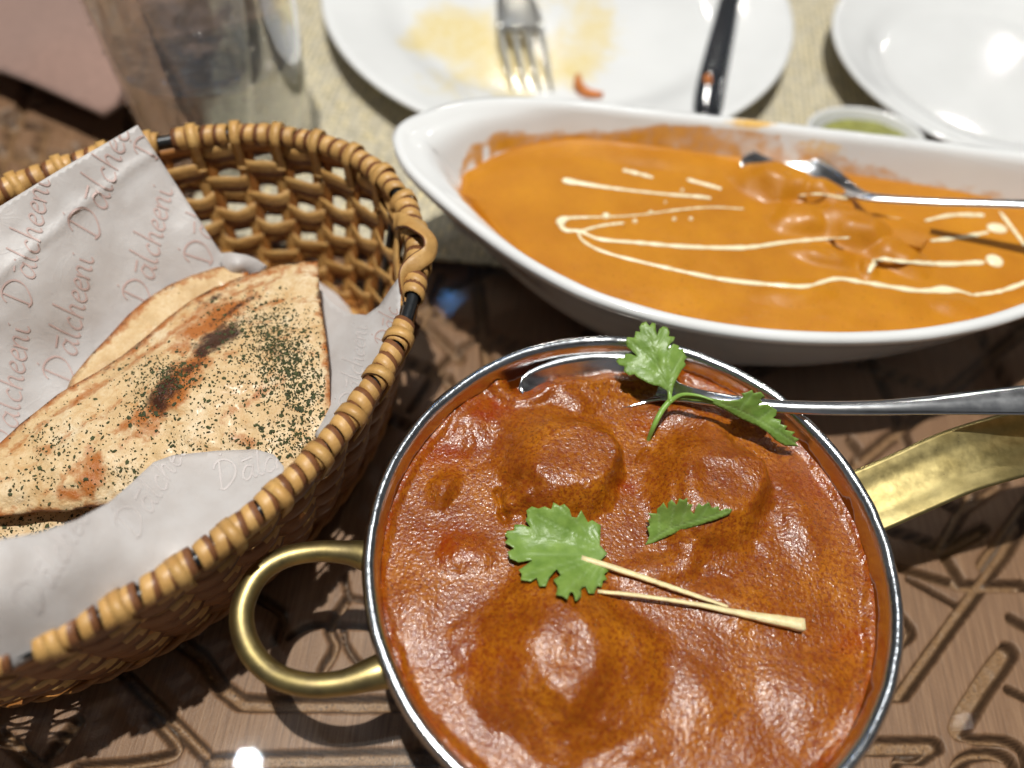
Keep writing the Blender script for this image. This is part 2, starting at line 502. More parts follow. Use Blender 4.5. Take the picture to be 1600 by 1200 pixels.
def mat_leaf():
    m, nt, p = new_mat('coriander_green'); co = obj_co(nt); out = nt.nodes['Material Output']
    n = noise(nt, co, 2.5, 4); vein = attr(nt, 'vein')
    c = ramp(nt, n, [(.3, (.16, .275, .045)), (.7, (.27, .41, .085))])
    c = mixc(nt, math_(nt, 'MULTIPLY', vein, .4), c, (.36, .50, .20))
    b = bump(nt, math_(nt, 'SUBTRACT', 1, vein), .03, .5); b = bump(nt, noise(nt, co, 7, 3), .015, .8, b)
    setp(nt, p, Base_Color=c, Roughness=.38, Normal=b)
    tl = N(nt, 'ShaderNodeBsdfTranslucent'); tl.inputs[0].default_value = (.25, .48, .05, 1)
    mx = N(nt, 'ShaderNodeMixShader'); mx.inputs[0].default_value = .25
    nt.links.new(p.outputs[0], mx.inputs[1]); nt.links.new(tl.outputs[0], mx.inputs[2]); nt.links.new(mx.outputs[0], out.inputs[0])
    return m


def mat_ceramic(name, stain=None):
    m, nt, p = new_mat(name); co = obj_co(nt)
    c = ramp(nt, noise(nt, co, .3, 2), [(.3, (.71, .71, .705)), (.7, (.76, .76, .755))])
    r = .09
    if stain:
        for an, c1, c2, sc_ in stain:
            n_ = noise(nt, co, sc_, 5, .65)
            f = math_(nt, 'ADD', attr(nt, an), math_(nt, 'MULTIPLY', math_(nt, 'SUBTRACT', n_, .5), 1.3))
            fac = ramp(nt, f, [(.30, (0, 0, 0)), (.50, (.45, .45, .45)), (.75, (.85, .85, .85)), (1., (1, 1, 1))])
            c = mixc(nt, fac, c, ramp(nt, noise(nt, co, sc_*2, 4), [(.35, c1), (.7, c2)]))
    setp(nt, p, Base_Color=c, Roughness=r, Coat_Weight=.6, Coat_Roughness=.04, Normal=bump(nt, noise(nt, co, .6, 2), .006, .5))
    return m


def mat_metal(name, c, rough, bs=6., stretch=(1, 1, 1), bmp=.004, tarnish=None):
    m, nt, p = new_mat(name); co = obj_co(nt, stretch); c0 = obj_co(nt)
    n = noise(nt, co, bs, 4)
    cc = c
    if tarnish is not None: cc = mixc(nt, ramp(nt, noise(nt, c0, 1.3, 5, .65), [(.38, (0, 0, 0)), (.68, (.8, .8, .8))]), c, tarnish)
    setp(nt, p, Base_Color=cc, Metallic=1., Roughness=math_(nt, 'ADD', math_(nt, 'MULTIPLY', n, .16), rough-.08),
         Normal=bump(nt, n, bmp))
    return m


def mat_glassware(name, ior, tint=(1, 1, 1), bmp=0., bs=3, rough=0., clear=.4):
    m, nt, p = new_mat(name); co = obj_co(nt)
    setp(nt, p, Base_Color=tint, Roughness=rough, IOR=ior, Transmission_Weight=1.)
    if bmp: setp(nt, p, Normal=bump(nt, noise(nt, co, bs, 3), bmp))
    tr = N(nt, 'ShaderNodeBsdfTransparent'); tr.inputs[0].default_value = tint+(1,)
    mx = N(nt, 'ShaderNodeMixShader'); mx.inputs[0].default_value = clear
    nt.links.new(p.outputs[0], mx.inputs[1]); nt.links.new(tr.outputs[0], mx.inputs[2]); nt.links.new(mx.outputs[0], nt.nodes['Material Output'].inputs[0])
    return m


def mat_mat():
    m, nt, p = new_mat('woven_beige_vinyl')
    co = obj_co(nt, (1, 1, 1), (0, 0, 1.62)); ck = N(nt, 'ShaderNodeTexBrick'); ck.inputs['Scale'].default_value = 1
    ck.inputs['Brick Width'].default_value = .75; ck.inputs['Row Height'].default_value = .34; ck.inputs['Mortar Size'].default_value = .05
    ck.inputs['Color1'].default_value = (.72, .60, .34, 1); ck.inputs['Color2'].default_value = (.42, .37, .27, 1); ck.inputs['Mortar'].default_value = (.22, .20, .15, 1)
    nt.links.new(co, ck.inputs['Vector'])
    c = mixc(nt, ramp(nt, noise(nt, co, 3.4, 3), [(.4, (0, 0, 0)), (.6, (.8, .8, .8))]), ck.outputs[0], (.54, .49, .38))
    setp(nt, p, Base_Color=c, Roughness=.55, Normal=bump(nt, ck.outputs['Fac'], -.05, .8)); return m


MW = mat_wood(); MTG = mat_sheet_glass(); MRC = mat_red_curry(); MOC = mat_orange_curry()
MC1 = mat_cane('golden_cane', (.53, .275, .078), (.68, .415, .145))
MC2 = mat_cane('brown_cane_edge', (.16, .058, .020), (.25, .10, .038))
MC3 = mat_cane('dark_varnished_cane', (.32, .115, .025), (.46, .20, .045))
MC4 = mat_cane('red_brown_shaded_cane', (.20, .065, .014), (.32, .12, .026))  # varnish red-brown, darkened with the shade on the basket's outer side
MN = mat_naan(); MP = mat_paper(); ML = mat_leaf()
MSTEM = plain('pale_green_stem', (.22, .38, .07), .35, bmp=.01)
MSTEEL = mat_metal('polished_steel', (.82, .82, .82), .20, 3, bmp=.0012)
MRIM = mat_metal('hammered_steel_rim', (.74, .75, .77), .20, 4, bmp=.02)
MFORK = mat_metal('worn_fork_steel', (.80, .78, .72), .34, 3, bmp=.002)
MKNIFE = mat_metal('knife_steel', (.42, .43, .45), .12, 5)
MBRASS = mat_metal('aged_brass', (.46, .36, .15), .42, 5, bmp=.003, tarnish=(.27, .21, .11))
MBRASS2 = mat_metal('brushed_brass', (.66, .53, .23), .31, 4, (1, 1, 1), .0025, tarnish=(.42, .32, .12))
MCREAM = plain('cooking_cream', (.86, .78, .52), .25, var=.06, Coat_Weight=.3)
MGINGER = plain('raw_ginger', (.80, .66, .36), .4, var=.15, nscale=3, bmp=.02, bscale=12, Subsurface_Weight=.2, Subsurface_Scale=.002)
MPANEER = plain('gravy_coated_paneer', (.66, .30, .045), .3, var=.2, bmp=.04, bscale=3, Coat_Weight=.5)
MBLACK = plain('black_wire', (.012, .014, .016), .35)
MINK = plain('mauve_print', (.50, .355, .32), .6, bmp=0)
MINKF = plain('faint_print', (.55, .50, .48), .6, bmp=0)
MHERB = plain('dried_herb', (.040, .046, .010), .75, var=.6, nscale=9, bmp=.02)
MNAP = plain('dusty_pink_cloth', (.27, .162, .128), .85, var=.08, bmp=.03, bscale=14, Sheen_Weight=.3)
MDISH = mat_ceramic('white_glazed_dish', [('sauce', (.54, .22, .012), (.66, .30, .03), 1.5), ('film', (.72, .40, .08), (.76, .52, .2), 3.5)])
MPLATE = mat_ceramic('white_glazed_plate', [('stain', (.74, .58, .24), (.78, .70, .48), 1.6)])
MPLAIN = mat_ceramic('white_glazed_china')
MCHUT = plain('green_chutney', (.24, .24, .055), .4, var=.25, bmp=.05, bscale=4)
MCRUMB = plain('fried_crumb', (.52, .16, .03), .5, var=.3, bmp=.05)
MTUM = mat_glassware('clear_tumbler_glass', 1.48, (.98, .99, .985), .003, 1.2, clear=.50)
MWATER = mat_glassware('water', 1.33, (.97, .985, .99), .22, .8, clear=.05)
MDROP = mat_glassware('condensation', 1.33, clear=.0)
MMAT = mat_mat()

# ------------------------------------------------------------------ table: carved wood under a sheet of glass
ZW = -.62
GR = [  # carved channels: photo pixels and half width in cm
    ([(1600, 815), (1574, 860), (1490, 975), (1411, 1085), (1380, 1085)], .21),
    ([(1578, 1018), (1540, 1070), (1510, 1120), (1499, 1142)], .32),
    ([(1499, 1145), (1525, 1156), (1577, 1160), (1600, 1180), (1606, 1230)], .15),
    ([(1490, 1215), (1505, 1188), (1540, 1178), (1575, 1186), (1590, 1215)], .17),
    ([(1350, 1166), (1462, 1166)], .27), ([(1462, 1172), (1440, 1188), (1405, 1188), (1400, 1220)], .12),
    ([(1581, 968), (1640, 1000)], .2), ([(1576, 1078), (1620, 1100)], .13), ([(1405, 960), (1425, 988), (1400, 1010)], .15),
    ([(1330, 690), (1372, 745), (1360, 790)], .2), ([(1525, 765), (1470, 860), (1505, 915), (1600, 915)], .2),
    ([(1610, 780), (1535, 885)], .2), ([(1385, 826), (1480, 858), (1540, 826)], .2), ([(1450, 770), (1500, 800), (1570, 752)], .2),
    ([(1420, 905), (1500, 950)], .1), ([(1380, 880), (1500, 915)], .16),
    ([(250, 960), (280, 1000), (316, 1028), (348, 1076), (376, 1098), (500, 1100), (660, 1100)], .24),
    ([(190, 1050), (224, 1084), (248, 1108), (318, 1178)], .19), ([(236, 1118), (276, 1172), (216, 1192), (120, 1200)], .17),
    ([(328, 1190), (480, 1186), (680, 1182)], .24), ([(540, 938), (516, 980), (524, 1008), (504, 1046)], .15),
    ([(536, 980), (542, 1010), (566, 1040), (600, 1050)], .08), ([(538, 900), (546, 930), (575, 938)], .08),
    ([(450, 996), (492, 976), (590, 980)], .09), ([(120, 1130), (60, 1200)], .2), ([(0, 1150), (60, 1200)], .2),
    ([(400, 930), (440, 960), (430, 1000)], .16), ([(-20, 236), (110, 246)], .3), ([(70, 200), (36, 300)], .3), ([(-20, 190), (60, 196)], .3),
    ([(120, 230), (110, 300)], .3), ([(-20, 285), (120, 290)], .25), ([(20, 190), (0, 250)], .25), ([(620, 560), (700, 590), (720, 640)], .2),
    ([(640, 640), (700, 560), (760, 520)], .15), ([(690, 430), (660, 500), (720, 560)], .2),
]


def dens(lo, hi, segs):
    out = [lo]
    for e, st in segs: out += list(np.arange(out[-1]+st, e, st))
    return np.array(out+[hi])


gx = dens(-60, 60, [(-36, .5), (-21, .16), (-1, .085), (6, .2), (21, .062), (34, .16), (60, .5)])
gy = dens(-25, 85, [(-12, .5), (1, .2), (12.5, .068), (19, .14), (40, .2), (85, .6)])
GX, GY = np.meshgrid(gx, gy, indexing='ij')
sd = np.full(GX.shape, 1e9)
for pts, hw in GR:
    p = at(*np.array(pts, float).T, ZW)[:, :2]; p = spline(p, max(8, len(p)*5)) if (len(p) > 2 and hw < .185) else p
    d, _ = dist_poly(GX, GY, p); sd = np.minimum(sd, d-hw*(1+.06*vn(GX*.8, GY*.8, 3)))
for ang in (.2, 1.25, 2.3):      # jali lattice over the rest of the table
    u = GX*math.cos(ang)+GY*math.sin(ang); v = -GX*math.sin(ang)+GY*math.cos(ang)
    q = np.abs(((u/5.6) % 1)-.5)*5.6; far = np.maximum(np.maximum(ss(15.5, 15.9, GY), ss(22.5, 22.9, GX)), np.maximum(ss(-.6, -1., GY), ss(-20, -20.4, GX)))
    sd = np.minimum(sd, q-.24+(1-far)*9)
sd += .012*vn(GX*4, GY*4, 5)
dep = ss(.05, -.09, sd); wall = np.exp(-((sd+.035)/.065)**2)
Z = ZW-dep*(.55+.03*fbm(GX*4, GY*4, 9)+.06*fbm(GX*.8, GY*.8, 2))
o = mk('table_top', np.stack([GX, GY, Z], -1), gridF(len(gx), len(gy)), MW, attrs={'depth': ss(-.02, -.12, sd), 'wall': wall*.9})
tag(o, 'brown carved wooden table top with routed geometric channels', None, None, 'structure')
mb = MB()
x0, x1, y0, y1 = -60, 60, -25, 85
V = [(x0, y0, -.6), (x1, y0, -.6), (x1, y1, -.6), (x0, y1, -.6), (x0, y0, 0), (x1, y0, 0), (x1, y1, 0), (x0, y1, 0)]
mb.add(V, [(3, 2, 1, 0), (4, 5, 6, 7), (0, 1, 5, 4), (1, 2, 6, 5), (2, 3, 7, 6), (3, 0, 4, 7)])
tag(mb.build('table_glass', MTG, smooth=False), 'clear scratched glass sheet lying over the carved table', None, None, 'structure')

# ------------------------------------------------------------------ placemat
mb = MB()
c0 = at(640, 402, 0.2)
nx, ny = 90, 70
u, v = np.meshgrid(np.linspace(-13.5, 21, nx), np.linspace(0, 34, ny), indexing='ij')
rt = math.radians(-1)
X = c0[0]+3+u*math.cos(rt)-v*math.sin(rt); Y = c0[1]+.1+u*math.sin(rt)+v*math.cos(rt)
Zm = .16+.015*fbm(X*.5, Y*.5, 4)
V = np.concatenate([np.stack([X, Y, Zm], -1).reshape(-1, 3), np.stack([X, Y, Zm*0+.012], -1).reshape(-1, 3)])
F = gridF(nx, ny); n = nx*ny; per = [i*ny for i in range(nx)]+[(nx-1)*ny+j for j in range(1, ny)]+[i*ny+ny-1 for i in range(nx-2, -1, -1)]+[j for j in range(ny-2, 0, -1)]
Fs = [[per[i], per[(i+1) % len(per)], per[(i+1) % len(per)]+n, per[i]+n] for i in range(len(per))]
o = mk('placemat', V, np.vstack([F, F[:, ::-1]+n]).tolist()+Fs, MMAT, loc=(2, 40, 0))
tag(o, 'beige woven vinyl placemat under the dinner plates', 'placemat')

# ------------------------------------------------------------------ kadai bowl with red curry
KC = np.array([3.845, 8.977, 0.0])
kad = thing('kadai_bowl', 'round steel kadai bowl of red gravy with brass handles', 'bowl', KC)
prof = [(0, .02), (3.6, .02), (4.6, .25), (6.1, 1.7), (7.0, 3.6), (7.28, 5.2), (7.32, 5.72), (7.46, 5.82), (7.54, 5.97), (7.48, 6.12), (7.36, 6.17),
        (7.24, 6.12), (7.17, 5.98), (7.13, 5.75), (7.05, 5.2), (6.75, 3.8), (5.8, 2.0), (4.2, .8), (0, .5)]
V, F = lathe(smooth_prof(prof, 90), 220, KC)
ang = np.arctan2(V[:, 1]-KC[1], V[:, 0]-KC[0]); rr = np.hypot(V[:, 0]-KC[0], V[:, 1]-KC[1])
dent = .018*vn(ang*14, V[:, 2]*2, 3)*ss(5.5, 6.0, V[:, 2])
V[:, 0] += np.cos(ang)*dent; V[:, 1] += np.sin(ang)*dent; V[:, 2] += .02*vn(ang*10, V[:, 2]*0, 8)*ss(5.7, 6.1, V[:, 2])
inn = (rr < 7.16)*(np.tile(np.arange(90), 220) > 48)
pxy = to_px(V)
soil = inn*ss(5.52, 5.25, V[:, 2]+.25*vn(ang*9, ang*0, 5)+.25*np.exp(-((ang-2.1)/.3)**2))
mR, nt, p = new_mat('kadai_steel'); co = obj_co(nt)
n_ = noise(nt, co, 4, 4); sf = math_(nt, 'ADD', attr(nt, 'soil'), math_(nt, 'MULTIPLY', math_(nt, 'SUBTRACT', noise(nt, co, 2.5, 5), .5), 1.1))
fac = ramp(nt, sf, [(.45, (0, 0, 0)), (.65, (1, 1, 1))])
setp(nt, p, Base_Color=mixc(nt, fac, (.70, .71, .72), (.22, .055, .005)), Metallic=math_(nt, 'SUBTRACT', 1, fac),
     Roughness=math_(nt, 'ADD', math_(nt, 'MULTIPLY', n_, .16), .12), Normal=bump(nt, noise(nt, co, 5, 4), .02, .6))
mk('bowl_body', V, F, mR, kad, attrs={'soil': soil})

# left brass loop handle: flared ends against the bowl wall
hp = [(590, 872, 5.0, .50), (575, 869, 5.05, .46), (540, 863, 5.05, .34), (490, 862, 5.0, .30), (440, 873, 4.95, .31), (400, 902, 4.9, .32), (378, 955, 4.85, .33),
      (388, 1010, 4.85, .33), (425, 1052, 4.9, .32), (480, 1070, 5.0, .32), (535, 1067, 5.05, .34), (580, 1054, 5.05, .44), (604, 1046, 5.0, .5)]
hp = np.array(hp); P = at(hp[:, 0], hp[:, 1], hp[:, 2]); sp_ = spline(np.c_[P, hp[:, 3]], 70)
V, F = tube(sp_[:, :3], sp_[:, 3], 20)
mk('loop_handle', V, F, MBRASS, kad)
# right brass strap handle: an arched trough-shaped strap that rises away from the rim
ha = np.array([(1322, 796, 5.15, 1.02), (1365, 779, 5.3, 1.0), (1420, 755, 5.5, 1.0), (1490, 724, 5.75, 1.02), (1560, 702, 5.9, 1.04), (1640, 682, 5.9, 1.04), (1760, 660, 5.7, .9), (1850, 650, 5.2, .9)])
P = at(ha[:, 0], ha[:, 1], ha[:, 2]); sp_ = spline(np.c_[P, ha[:, 3]], 50)
t = np.linspace(-1, 1, 17); top = np.stack([t, .13*t**2+.03*np.cos(t*9)*.35], -1); bot = np.stack([t[::-1], (.13*t**2)[::-1]-.13], -1)
pr = np.concatenate([top, bot]); pr = pr[None]*np.stack([sp_[:, 3], np.ones(50)], -1)[:, None]
V, F = sweep(sp_[:, :3], pr, up=(-.1, -.16, 1))
mk('strap_handle', V, F, MBRASS2, kad)
for (a, b) in ((1350, 770), (1362, 800)):
    q = at(a, b, 5.45)

# curry
LUMPS = [  # px, py, rx cm, ry cm, rotation, height, edge hardness
    (872, 718, 2.0, 2.1, .15, .85, 2.2), (800, 778, .55, .45, .4, .22, 2), (1108, 760, 1.95, 2.1, -.2, .75, 2.4), (1110, 640, 2.2, 1.0, .0, .26, 1.5),
    (880, 1025, 2.35, 2.3, 0, .85, 2.0), (690, 762, .42, .75, -.35, .30, 1.6), (1180, 575, 1.3, .5, -.5, .2, 1.6), (1030, 885, 1.2, .6, .3, .18, 1.5),
    (1280, 1090, 1.4, 1.3, 0, .20, 1.5), (740, 650, 1.0, .8, .6, .18, 1.5), (1255, 800, .8, 1.6, .2, .18, 1.6), (730, 860, .9, .7, .2, .16, 1.6), (1150, 940, 1.5, .7, 0, .12, 1.5),
    (900, 610, 2.0, .6, .0, .20, 1.4), (1000, 1150, 1.2, .8, .1, .12, 1.5), (640, 960, .8, 1.2, 0, .1, 1.5), (1100, 1090, 1.1, 1.0, .5, .1, 1.4)]
CZ = 5.2


def curry_z(x0, y0):
    x = x0+.10*vn(np.asarray(x0)*1.3, np.asarray(y0)*1.3, 91)+.05*vn(np.asarray(x0)*4, np.asarray(y0)*4, 92)
    y = y0+.10*vn(np.asarray(x0)*1.3, np.asarray(y0)*1.3, 93)+.05*vn(np.asarray(x0)*4, np.asarray(y0)*4, 94)
    z = CZ+.05*fbm(x*.5, y*.5, 21, 2)+.012*fbm(x*2.4, y*2.4, 5, 3)
    for (a, b, rx, ry, ro, h, k) in LUMPS:
        c = at(a, b, CZ+.3)
        u = ((x-c[0])*math.cos(ro)+(y-c[1])*math.sin(ro))/rx; v = (-(x-c[0])*math.sin(ro)+(y-c[1])*math.cos(ro))/ry
        d = u*u+v*v
        d = np.sqrt(d)*(1+.16*vn(x*.9, y*.9, 77)+.03*vn(x*2.3, y*2.3, 78))
        e = (.5+.5*np.cos(np.arctan2(v*ry, u*rx)+ro-.15))**3 if k > 2.1 else 0
        z = z+h*ss(1.22-.14*e, (.12 if k < 1.9 else .30)+.48*e, d)*(1+.05*vn(x*1.6, y*1.6, 31))
    for pts, dp, wd in (([(772, 762), (786, 784), (792, 806)], .22, .08), ([(1188, 850), (1150, 885), (1060, 905)], .05, .2), ([(1016, 690), (1000, 710)], .1, .05), ([(735, 660), (725, 700)], .06, .12)):
        pw = at(*np.array(pts, float).T, CZ+.3)[:, :2]; d, _ = dist_poly(x, y, spline(pw, 14) if len(pw) > 2 else pw); z = z-dp*np.exp(-(d/wd)**2)
    c = at(886, 562, CZ)          # hollow behind the spoon
    c2 = at(1010, 556, CZ)
    d, _ = dist_poly(x, y, [at(815, 592, CZ)[:2], at(845, 578, CZ)[:2], at(890, 567, CZ)[:2], at(1010, 562, CZ)[:2]]); z = z-.62*ss(.60, .36, d)+.22*np.exp(-((d-.95)/.28)**2)
    r = np.hypot(x-KC[0], y-KC[1]); z = z+.12*ss(6.75, 7.1, r)
    return z


na, nr = 420, 150
A = np.arange(na)/na*2*math.pi; Rr = np.linspace(0, 1, nr)[None]**.75*(7.07+.012*vn(A*20, A*0, 6))[:, None]
X = KC[0]+np.cos(A)[:, None]*Rr; Y = KC[1]+np.sin(A)[:, None]*Rr; Zc = curry_z(X, Y)
pp = to_px(np.stack([X, Y, Zc], -1)); px_, py_ = pp[..., 0], pp[..., 1]
oil = ss(6.85, 7.06, Rr)*.4
for a, b, r_, s_ in ((765, 640, 32, .8), (825, 585, 45, .8), (1010, 665, 25, .6), (690, 700, 60, .55), (1160, 620, 50, .4), (980, 760, 18, .6), (1330, 1000, 40, .5), (700, 850, 50, .5), (1290, 750, 60, .35), (760, 1030, 70, .25)):
    oil = np.maximum(oil, s_*np.exp(-(((px_-a)/r_)**2+((py_-b)/(r_*.6))**2)))
cur = thing('red_curry', 'thick red brown chicken curry filling the round steel kadai', 'curry', (KC[0], KC[1], 2))
mk('gravy', np.stack([X, Y, Zc], -1), gridF(na, nr, True, False), MRC, cur, attrs={'oil': oil})

# ------------------------------------------------------------------ spoons
def spoon(name, label, st, mat_, up=(0, 0, 1), n=90, parts=False):
    """st rows: px, py, z, width, sag, thickness"""
    st = np.array(st, float); P = at(st[:, 0], st[:, 1], st[:, 2]); q = spline(np.c_[P, st[:, 3:]], n)
    m_ = 11; t = np.linspace(-1, 1, m_)
    pr = []
    for r in q:
        w_, sg, th = r[3:]; zt = -sg*(1-t**2); e = np.sqrt(np.clip(1-t**2, 0, 1))
        tt = th*(.35+.65*e) if sg < .02 else th*np.ones(m_)
        pr.append(np.concatenate([np.stack([t*w_/2, zt], -1), np.stack([t[::-1]*w_/2, (zt-tt)[::-1]], -1)]))
    V, F = sweep(q[:, :3], np.array(pr), up)
    r = thing(name, label, 'spoon', P[2])
    nb = int(np.argmin(np.abs(np.arange(n)/n-.36)))
    k = 2*m_; F = np.array([f for f in F if len(f) == 4 and True])
    seg = F.min(1)//k
    mk('spoon_bowl', V, F[seg < nb].tolist()+[list(range(k))], mat_, r)
    mk('spoon_handle', V, F[seg >= nb].tolist()+[list(range((n-1)*k, n*k))], mat_, r)
    return r


spoon('serving_spoon', 'steel serving spoon dipped in the red curry with its handle over the rim', [
    (811, 608, 5.42, .12, .0, .07), (818, 606, 5.42, .7, .1, .07), (840, 603, 5.42, 1.25, .3, .07), (885, 598, 5.42, 1.75, .55, .07), (940, 594, 5.42, 1.95, .6, .07), (990, 596, 5.45, 1.75, .5, .07),
    (1030, 604, 5.52, 1.05, .25, .08), (1062, 613, 5.7, .62, .04, .14), (1110, 622, 6.0, .46, -.05, .22), (1180, 631, 6.3, .42, -.08, .24), (1250, 636, 6.5, .42, -.08, .24), (1350, 637, 6.75, .46, -.08, .24),
    (1450, 633, 7.0, .58, -.08, .22), (1540, 628, 7.2, .80, -.08, .2), (1620, 624, 7.4, .98, -.07, .18), (1700, 620, 7.5, 1.05, -.02, .16), (1760, 617, 7.6, .8, 0, .14)], MSTEEL, up=(0, -.25, 1))

# ------------------------------------------------------------------ coriander and ginger
def leaf_part(name, outline, zf, parent, veins, step=4.5):
    def vein(p):
        d = np.full(len(p), 1e9)
        for v in veins: d = np.minimum(d, dist_poly(p[:, 0], p[:, 1], v)[0])
        return np.exp(-(d/1.7)**2)
    zz = lambda x, y: zf(x, y)+.035*fbm(x*.06, y*.06, 13, 2)
    return shell(name, outline, step, zz, .022, ML, parent, attrs={'vein': vein})


def Z4(P): return [(760+a*.3375, 740+b*.3375) for a, b in P]
def Z5(P): return [(780+a*.3125, 500+b*.3125) for a, b in P]


def cz_px(a, b, it=4):
    z = CZ
    for _ in range(it):
        q = at(a, b, z); z = float(curry_z(q[0], q[1]))
    return z


L1 = Z4([(560, 370), (525, 330), (530, 240), (490, 215), (470, 225), (440, 170), (420, 205), (395, 200), (385, 165), (360, 140), (340, 150), (310, 133), (300, 165), (270, 152), (240, 162), (210, 152), (185, 170), (190, 200), (180, 215), (205, 250), (165, 235), (130, 236),
         (128, 262), (95, 265), (85, 285), (100, 300), (85, 318), (130, 345), (98, 362), (110, 392), (150, 410), (215, 398), (180, 425), (150, 445), (165, 465), (158, 490), (205, 498), (232, 480), (245, 520), (275, 520), (290, 480), (325, 440), (345, 470), (310, 490), (330, 520), (322, 560),
         (350, 565), (375, 582), (388, 545), (405, 550), (415, 590), (440, 570), (440, 530), (460, 520), (475, 553), (500, 555), (515, 520), (535, 525), (540, 495), (560, 490), (545, 465), (566, 450), (530, 400)])
s1 = thing('coriander_leaf', 'flat green coriander leaf lying beside the crossed ginger sticks', 'leaf', at(880, 850, 5.8))
c1 = [(p[0], p[1], cz_px(*p)+.22+.15*(i % 5 == 2)) for i, p in enumerate(L1[::4])]+[(870, 850, cz_px(870, 850)+.24), (895, 830, cz_px(895, 830)+.28)]
v1 = [[Z4([(560, 372)])[0], q] for q in Z4([(340, 150), (230, 190), (110, 270), (120, 385), (180, 470), (260, 500), (350, 560), (430, 560), (505, 540), (470, 240)])]
leaf_part('leaf_blade', L1, tps(c1), s1, [spline(np.array([v[0], (np.array(v[0])*.45+np.array(v[1])*.55+[0, -2]), v[1]]), 6) for v in v1])

L2 = Z5([(850, 392), (838, 352), (800, 330), (770, 325), (745, 315), (690, 285), (675, 270), (650, 277), (622, 255), (628, 232), (600, 225), (585, 205), (600, 185), (625, 190), (632, 168), (660, 170), (690, 182), (660, 150), (640, 138), (632, 112), (640, 85),
         (675, 88), (682, 55), (705, 60), (700, 35), (712, 15), (735, 8), (752, 30), (765, 12), (782, 18), (783, 50), (790, 78), (800, 45), (820, 30), (842, 38), (852, 60), (848, 80), (880, 85), (872, 105), (855, 120), (840, 155), (870, 118), (898, 128), (900, 145), (920, 145),
         (925, 165), (940, 190), (925, 205), (935, 225), (912, 250), (890, 290), (872, 330), (862, 385)])
s2 = thing('coriander_sprig', 'coriander sprig standing in the curry beside the spoon handle', 'herb sprig', at(1015, 685, 5.4))
z2 = tps([(1047, 625, 6.15), (1022, 560, 6.6), (975, 570, 6.35), (970, 565, 6.3), (1010, 510, 7.0), (1040, 505, 7.0), (1070, 560, 6.6), (1055, 600, 6.4), (1020, 602, 6.35), (985, 530, 6.7), (1035, 560, 6.75)])
leaf_part('leaf_blade', L2, z2, s2, [spline(np.array(Z5(v)), 8) for v in ([(853, 390), (815, 280), (780, 190), (735, 30)], [(815, 280), (760, 250), (610, 205)], [(800, 235), (720, 160), (650, 100)], [(850, 380), (860, 280), (915, 170)], [(780, 190), (800, 120), (830, 50)], [(860, 290), (840, 200), (870, 100)])], 3.6)
L3 = Z5([(870, 404), (888, 385), (940, 370), (1000, 372), (1050, 390), (1100, 400), (1150, 405), (1200, 400), (1222, 385), (1212, 368), (1240, 362), (1265, 350), (1272, 368), (1310, 360), (1330, 385), (1305, 400), (1320, 412), (1290, 428), (1345, 420), (1362, 435), (1388, 450),
         (1385, 478), (1368, 490), (1410, 500), (1405, 520), (1440, 530), (1428, 550), (1480, 560), (1462, 580), (1500, 597), (1480, 615), (1497, 632), (1430, 630), (1380, 600), (1340, 560), (1290, 530), (1200, 490), (1130, 450), (1060, 420), (1000, 410), (930, 402)])
z3 = tps([(1052, 626, 6.15), (1090, 616, 6.6), (1150, 630, 6.75), (1195, 612, 7.1), (1215, 640, 6.5), (1245, 690, 5.9), (1180, 655, 6.3), (1225, 665, 6.3), (1208, 690, 5.85), (1120, 633, 6.5), (1240, 680, 6.1)])
leaf_part('leaf_blade', L3, z3, s2, [spline(np.array(Z5([(872, 400), (1000, 390), (1150, 430), (1300, 500), (1480, 615)])), 14), Z5([(1200, 450), (1265, 370)]), Z5([(1290, 500), (1360, 450)]), Z5([(1380, 560), (1420, 530)])], 3.6)
sq = [(1012, 690, cz_px(1012, 690)-.1, .07), (1022, 665, 5.75, .075), (1034, 642, 6.0, .085), (1047, 626, 6.15, .10)]
sq = np.array(sq); V, F = tube(spline(np.c_[at(sq[:, 0], sq[:, 1], sq[:, 2]), sq[:, 3]], 16)[:, :3], np.linspace(.07, .1, 16), 8, up=(0, 1, .1)); mk('stem', V, F, MSTEM, s2)
for pts in (((1047, 628, 6.15), (1046, 615, 6.2), (1040, 596, 6.34), (1032, 578, 6.5)), ((1047, 627, 6.15), (1065, 617, 6.4), (1090, 618, 6.6), (1115, 626, 6.62))):
    q = np.array(pts); V, F = tube(spline(at(q[:, 0], q[:, 1], q[:, 2]), 14), np.linspace(.085, .03, 14), 8, up=(0, 1, .1)); mk('stem', V, F, MSTEM, s2)

L4 = Z4([(735, 330), (745, 315), (756, 285), (745, 250), (758, 238), (748, 215), (762, 205), (750, 183), (790, 187), (790, 165), (808, 150), (820, 135), (838, 165), (842, 135), (858, 122), (880, 147), (892, 116), (912, 125), (930, 113), (932, 142), (955, 145), (945, 170), (962, 190), (968, 160),
         (985, 138), (1000, 152), (1030, 133), (1045, 160), (1075, 152), (1080, 175), (1110, 162), (1140, 166), (1125, 190), (1060, 215), (980, 240), (900, 265), (820, 300), (770, 322)])
s3 = thing('coriander_leaf', 'small folded coriander leaf standing on edge on the curry', 'leaf', at(1060, 830, 5.6))
c4 = [(1012, 850, cz_px(1012, 850)+.03), (1040, 838, cz_px(1040, 838)+.08), (1090, 818, cz_px(1090, 818)+.08), (1140, 800, cz_px(1140, 800)+.1), (1015, 805, cz_px(1015, 805)+.55), (1050, 782, cz_px(1050, 782)+.65), (1072, 780, cz_px(1072, 780)+.65), (1105, 788, cz_px(1105, 788)+.4), (1085, 802, cz_px(1085, 802)+.22)]
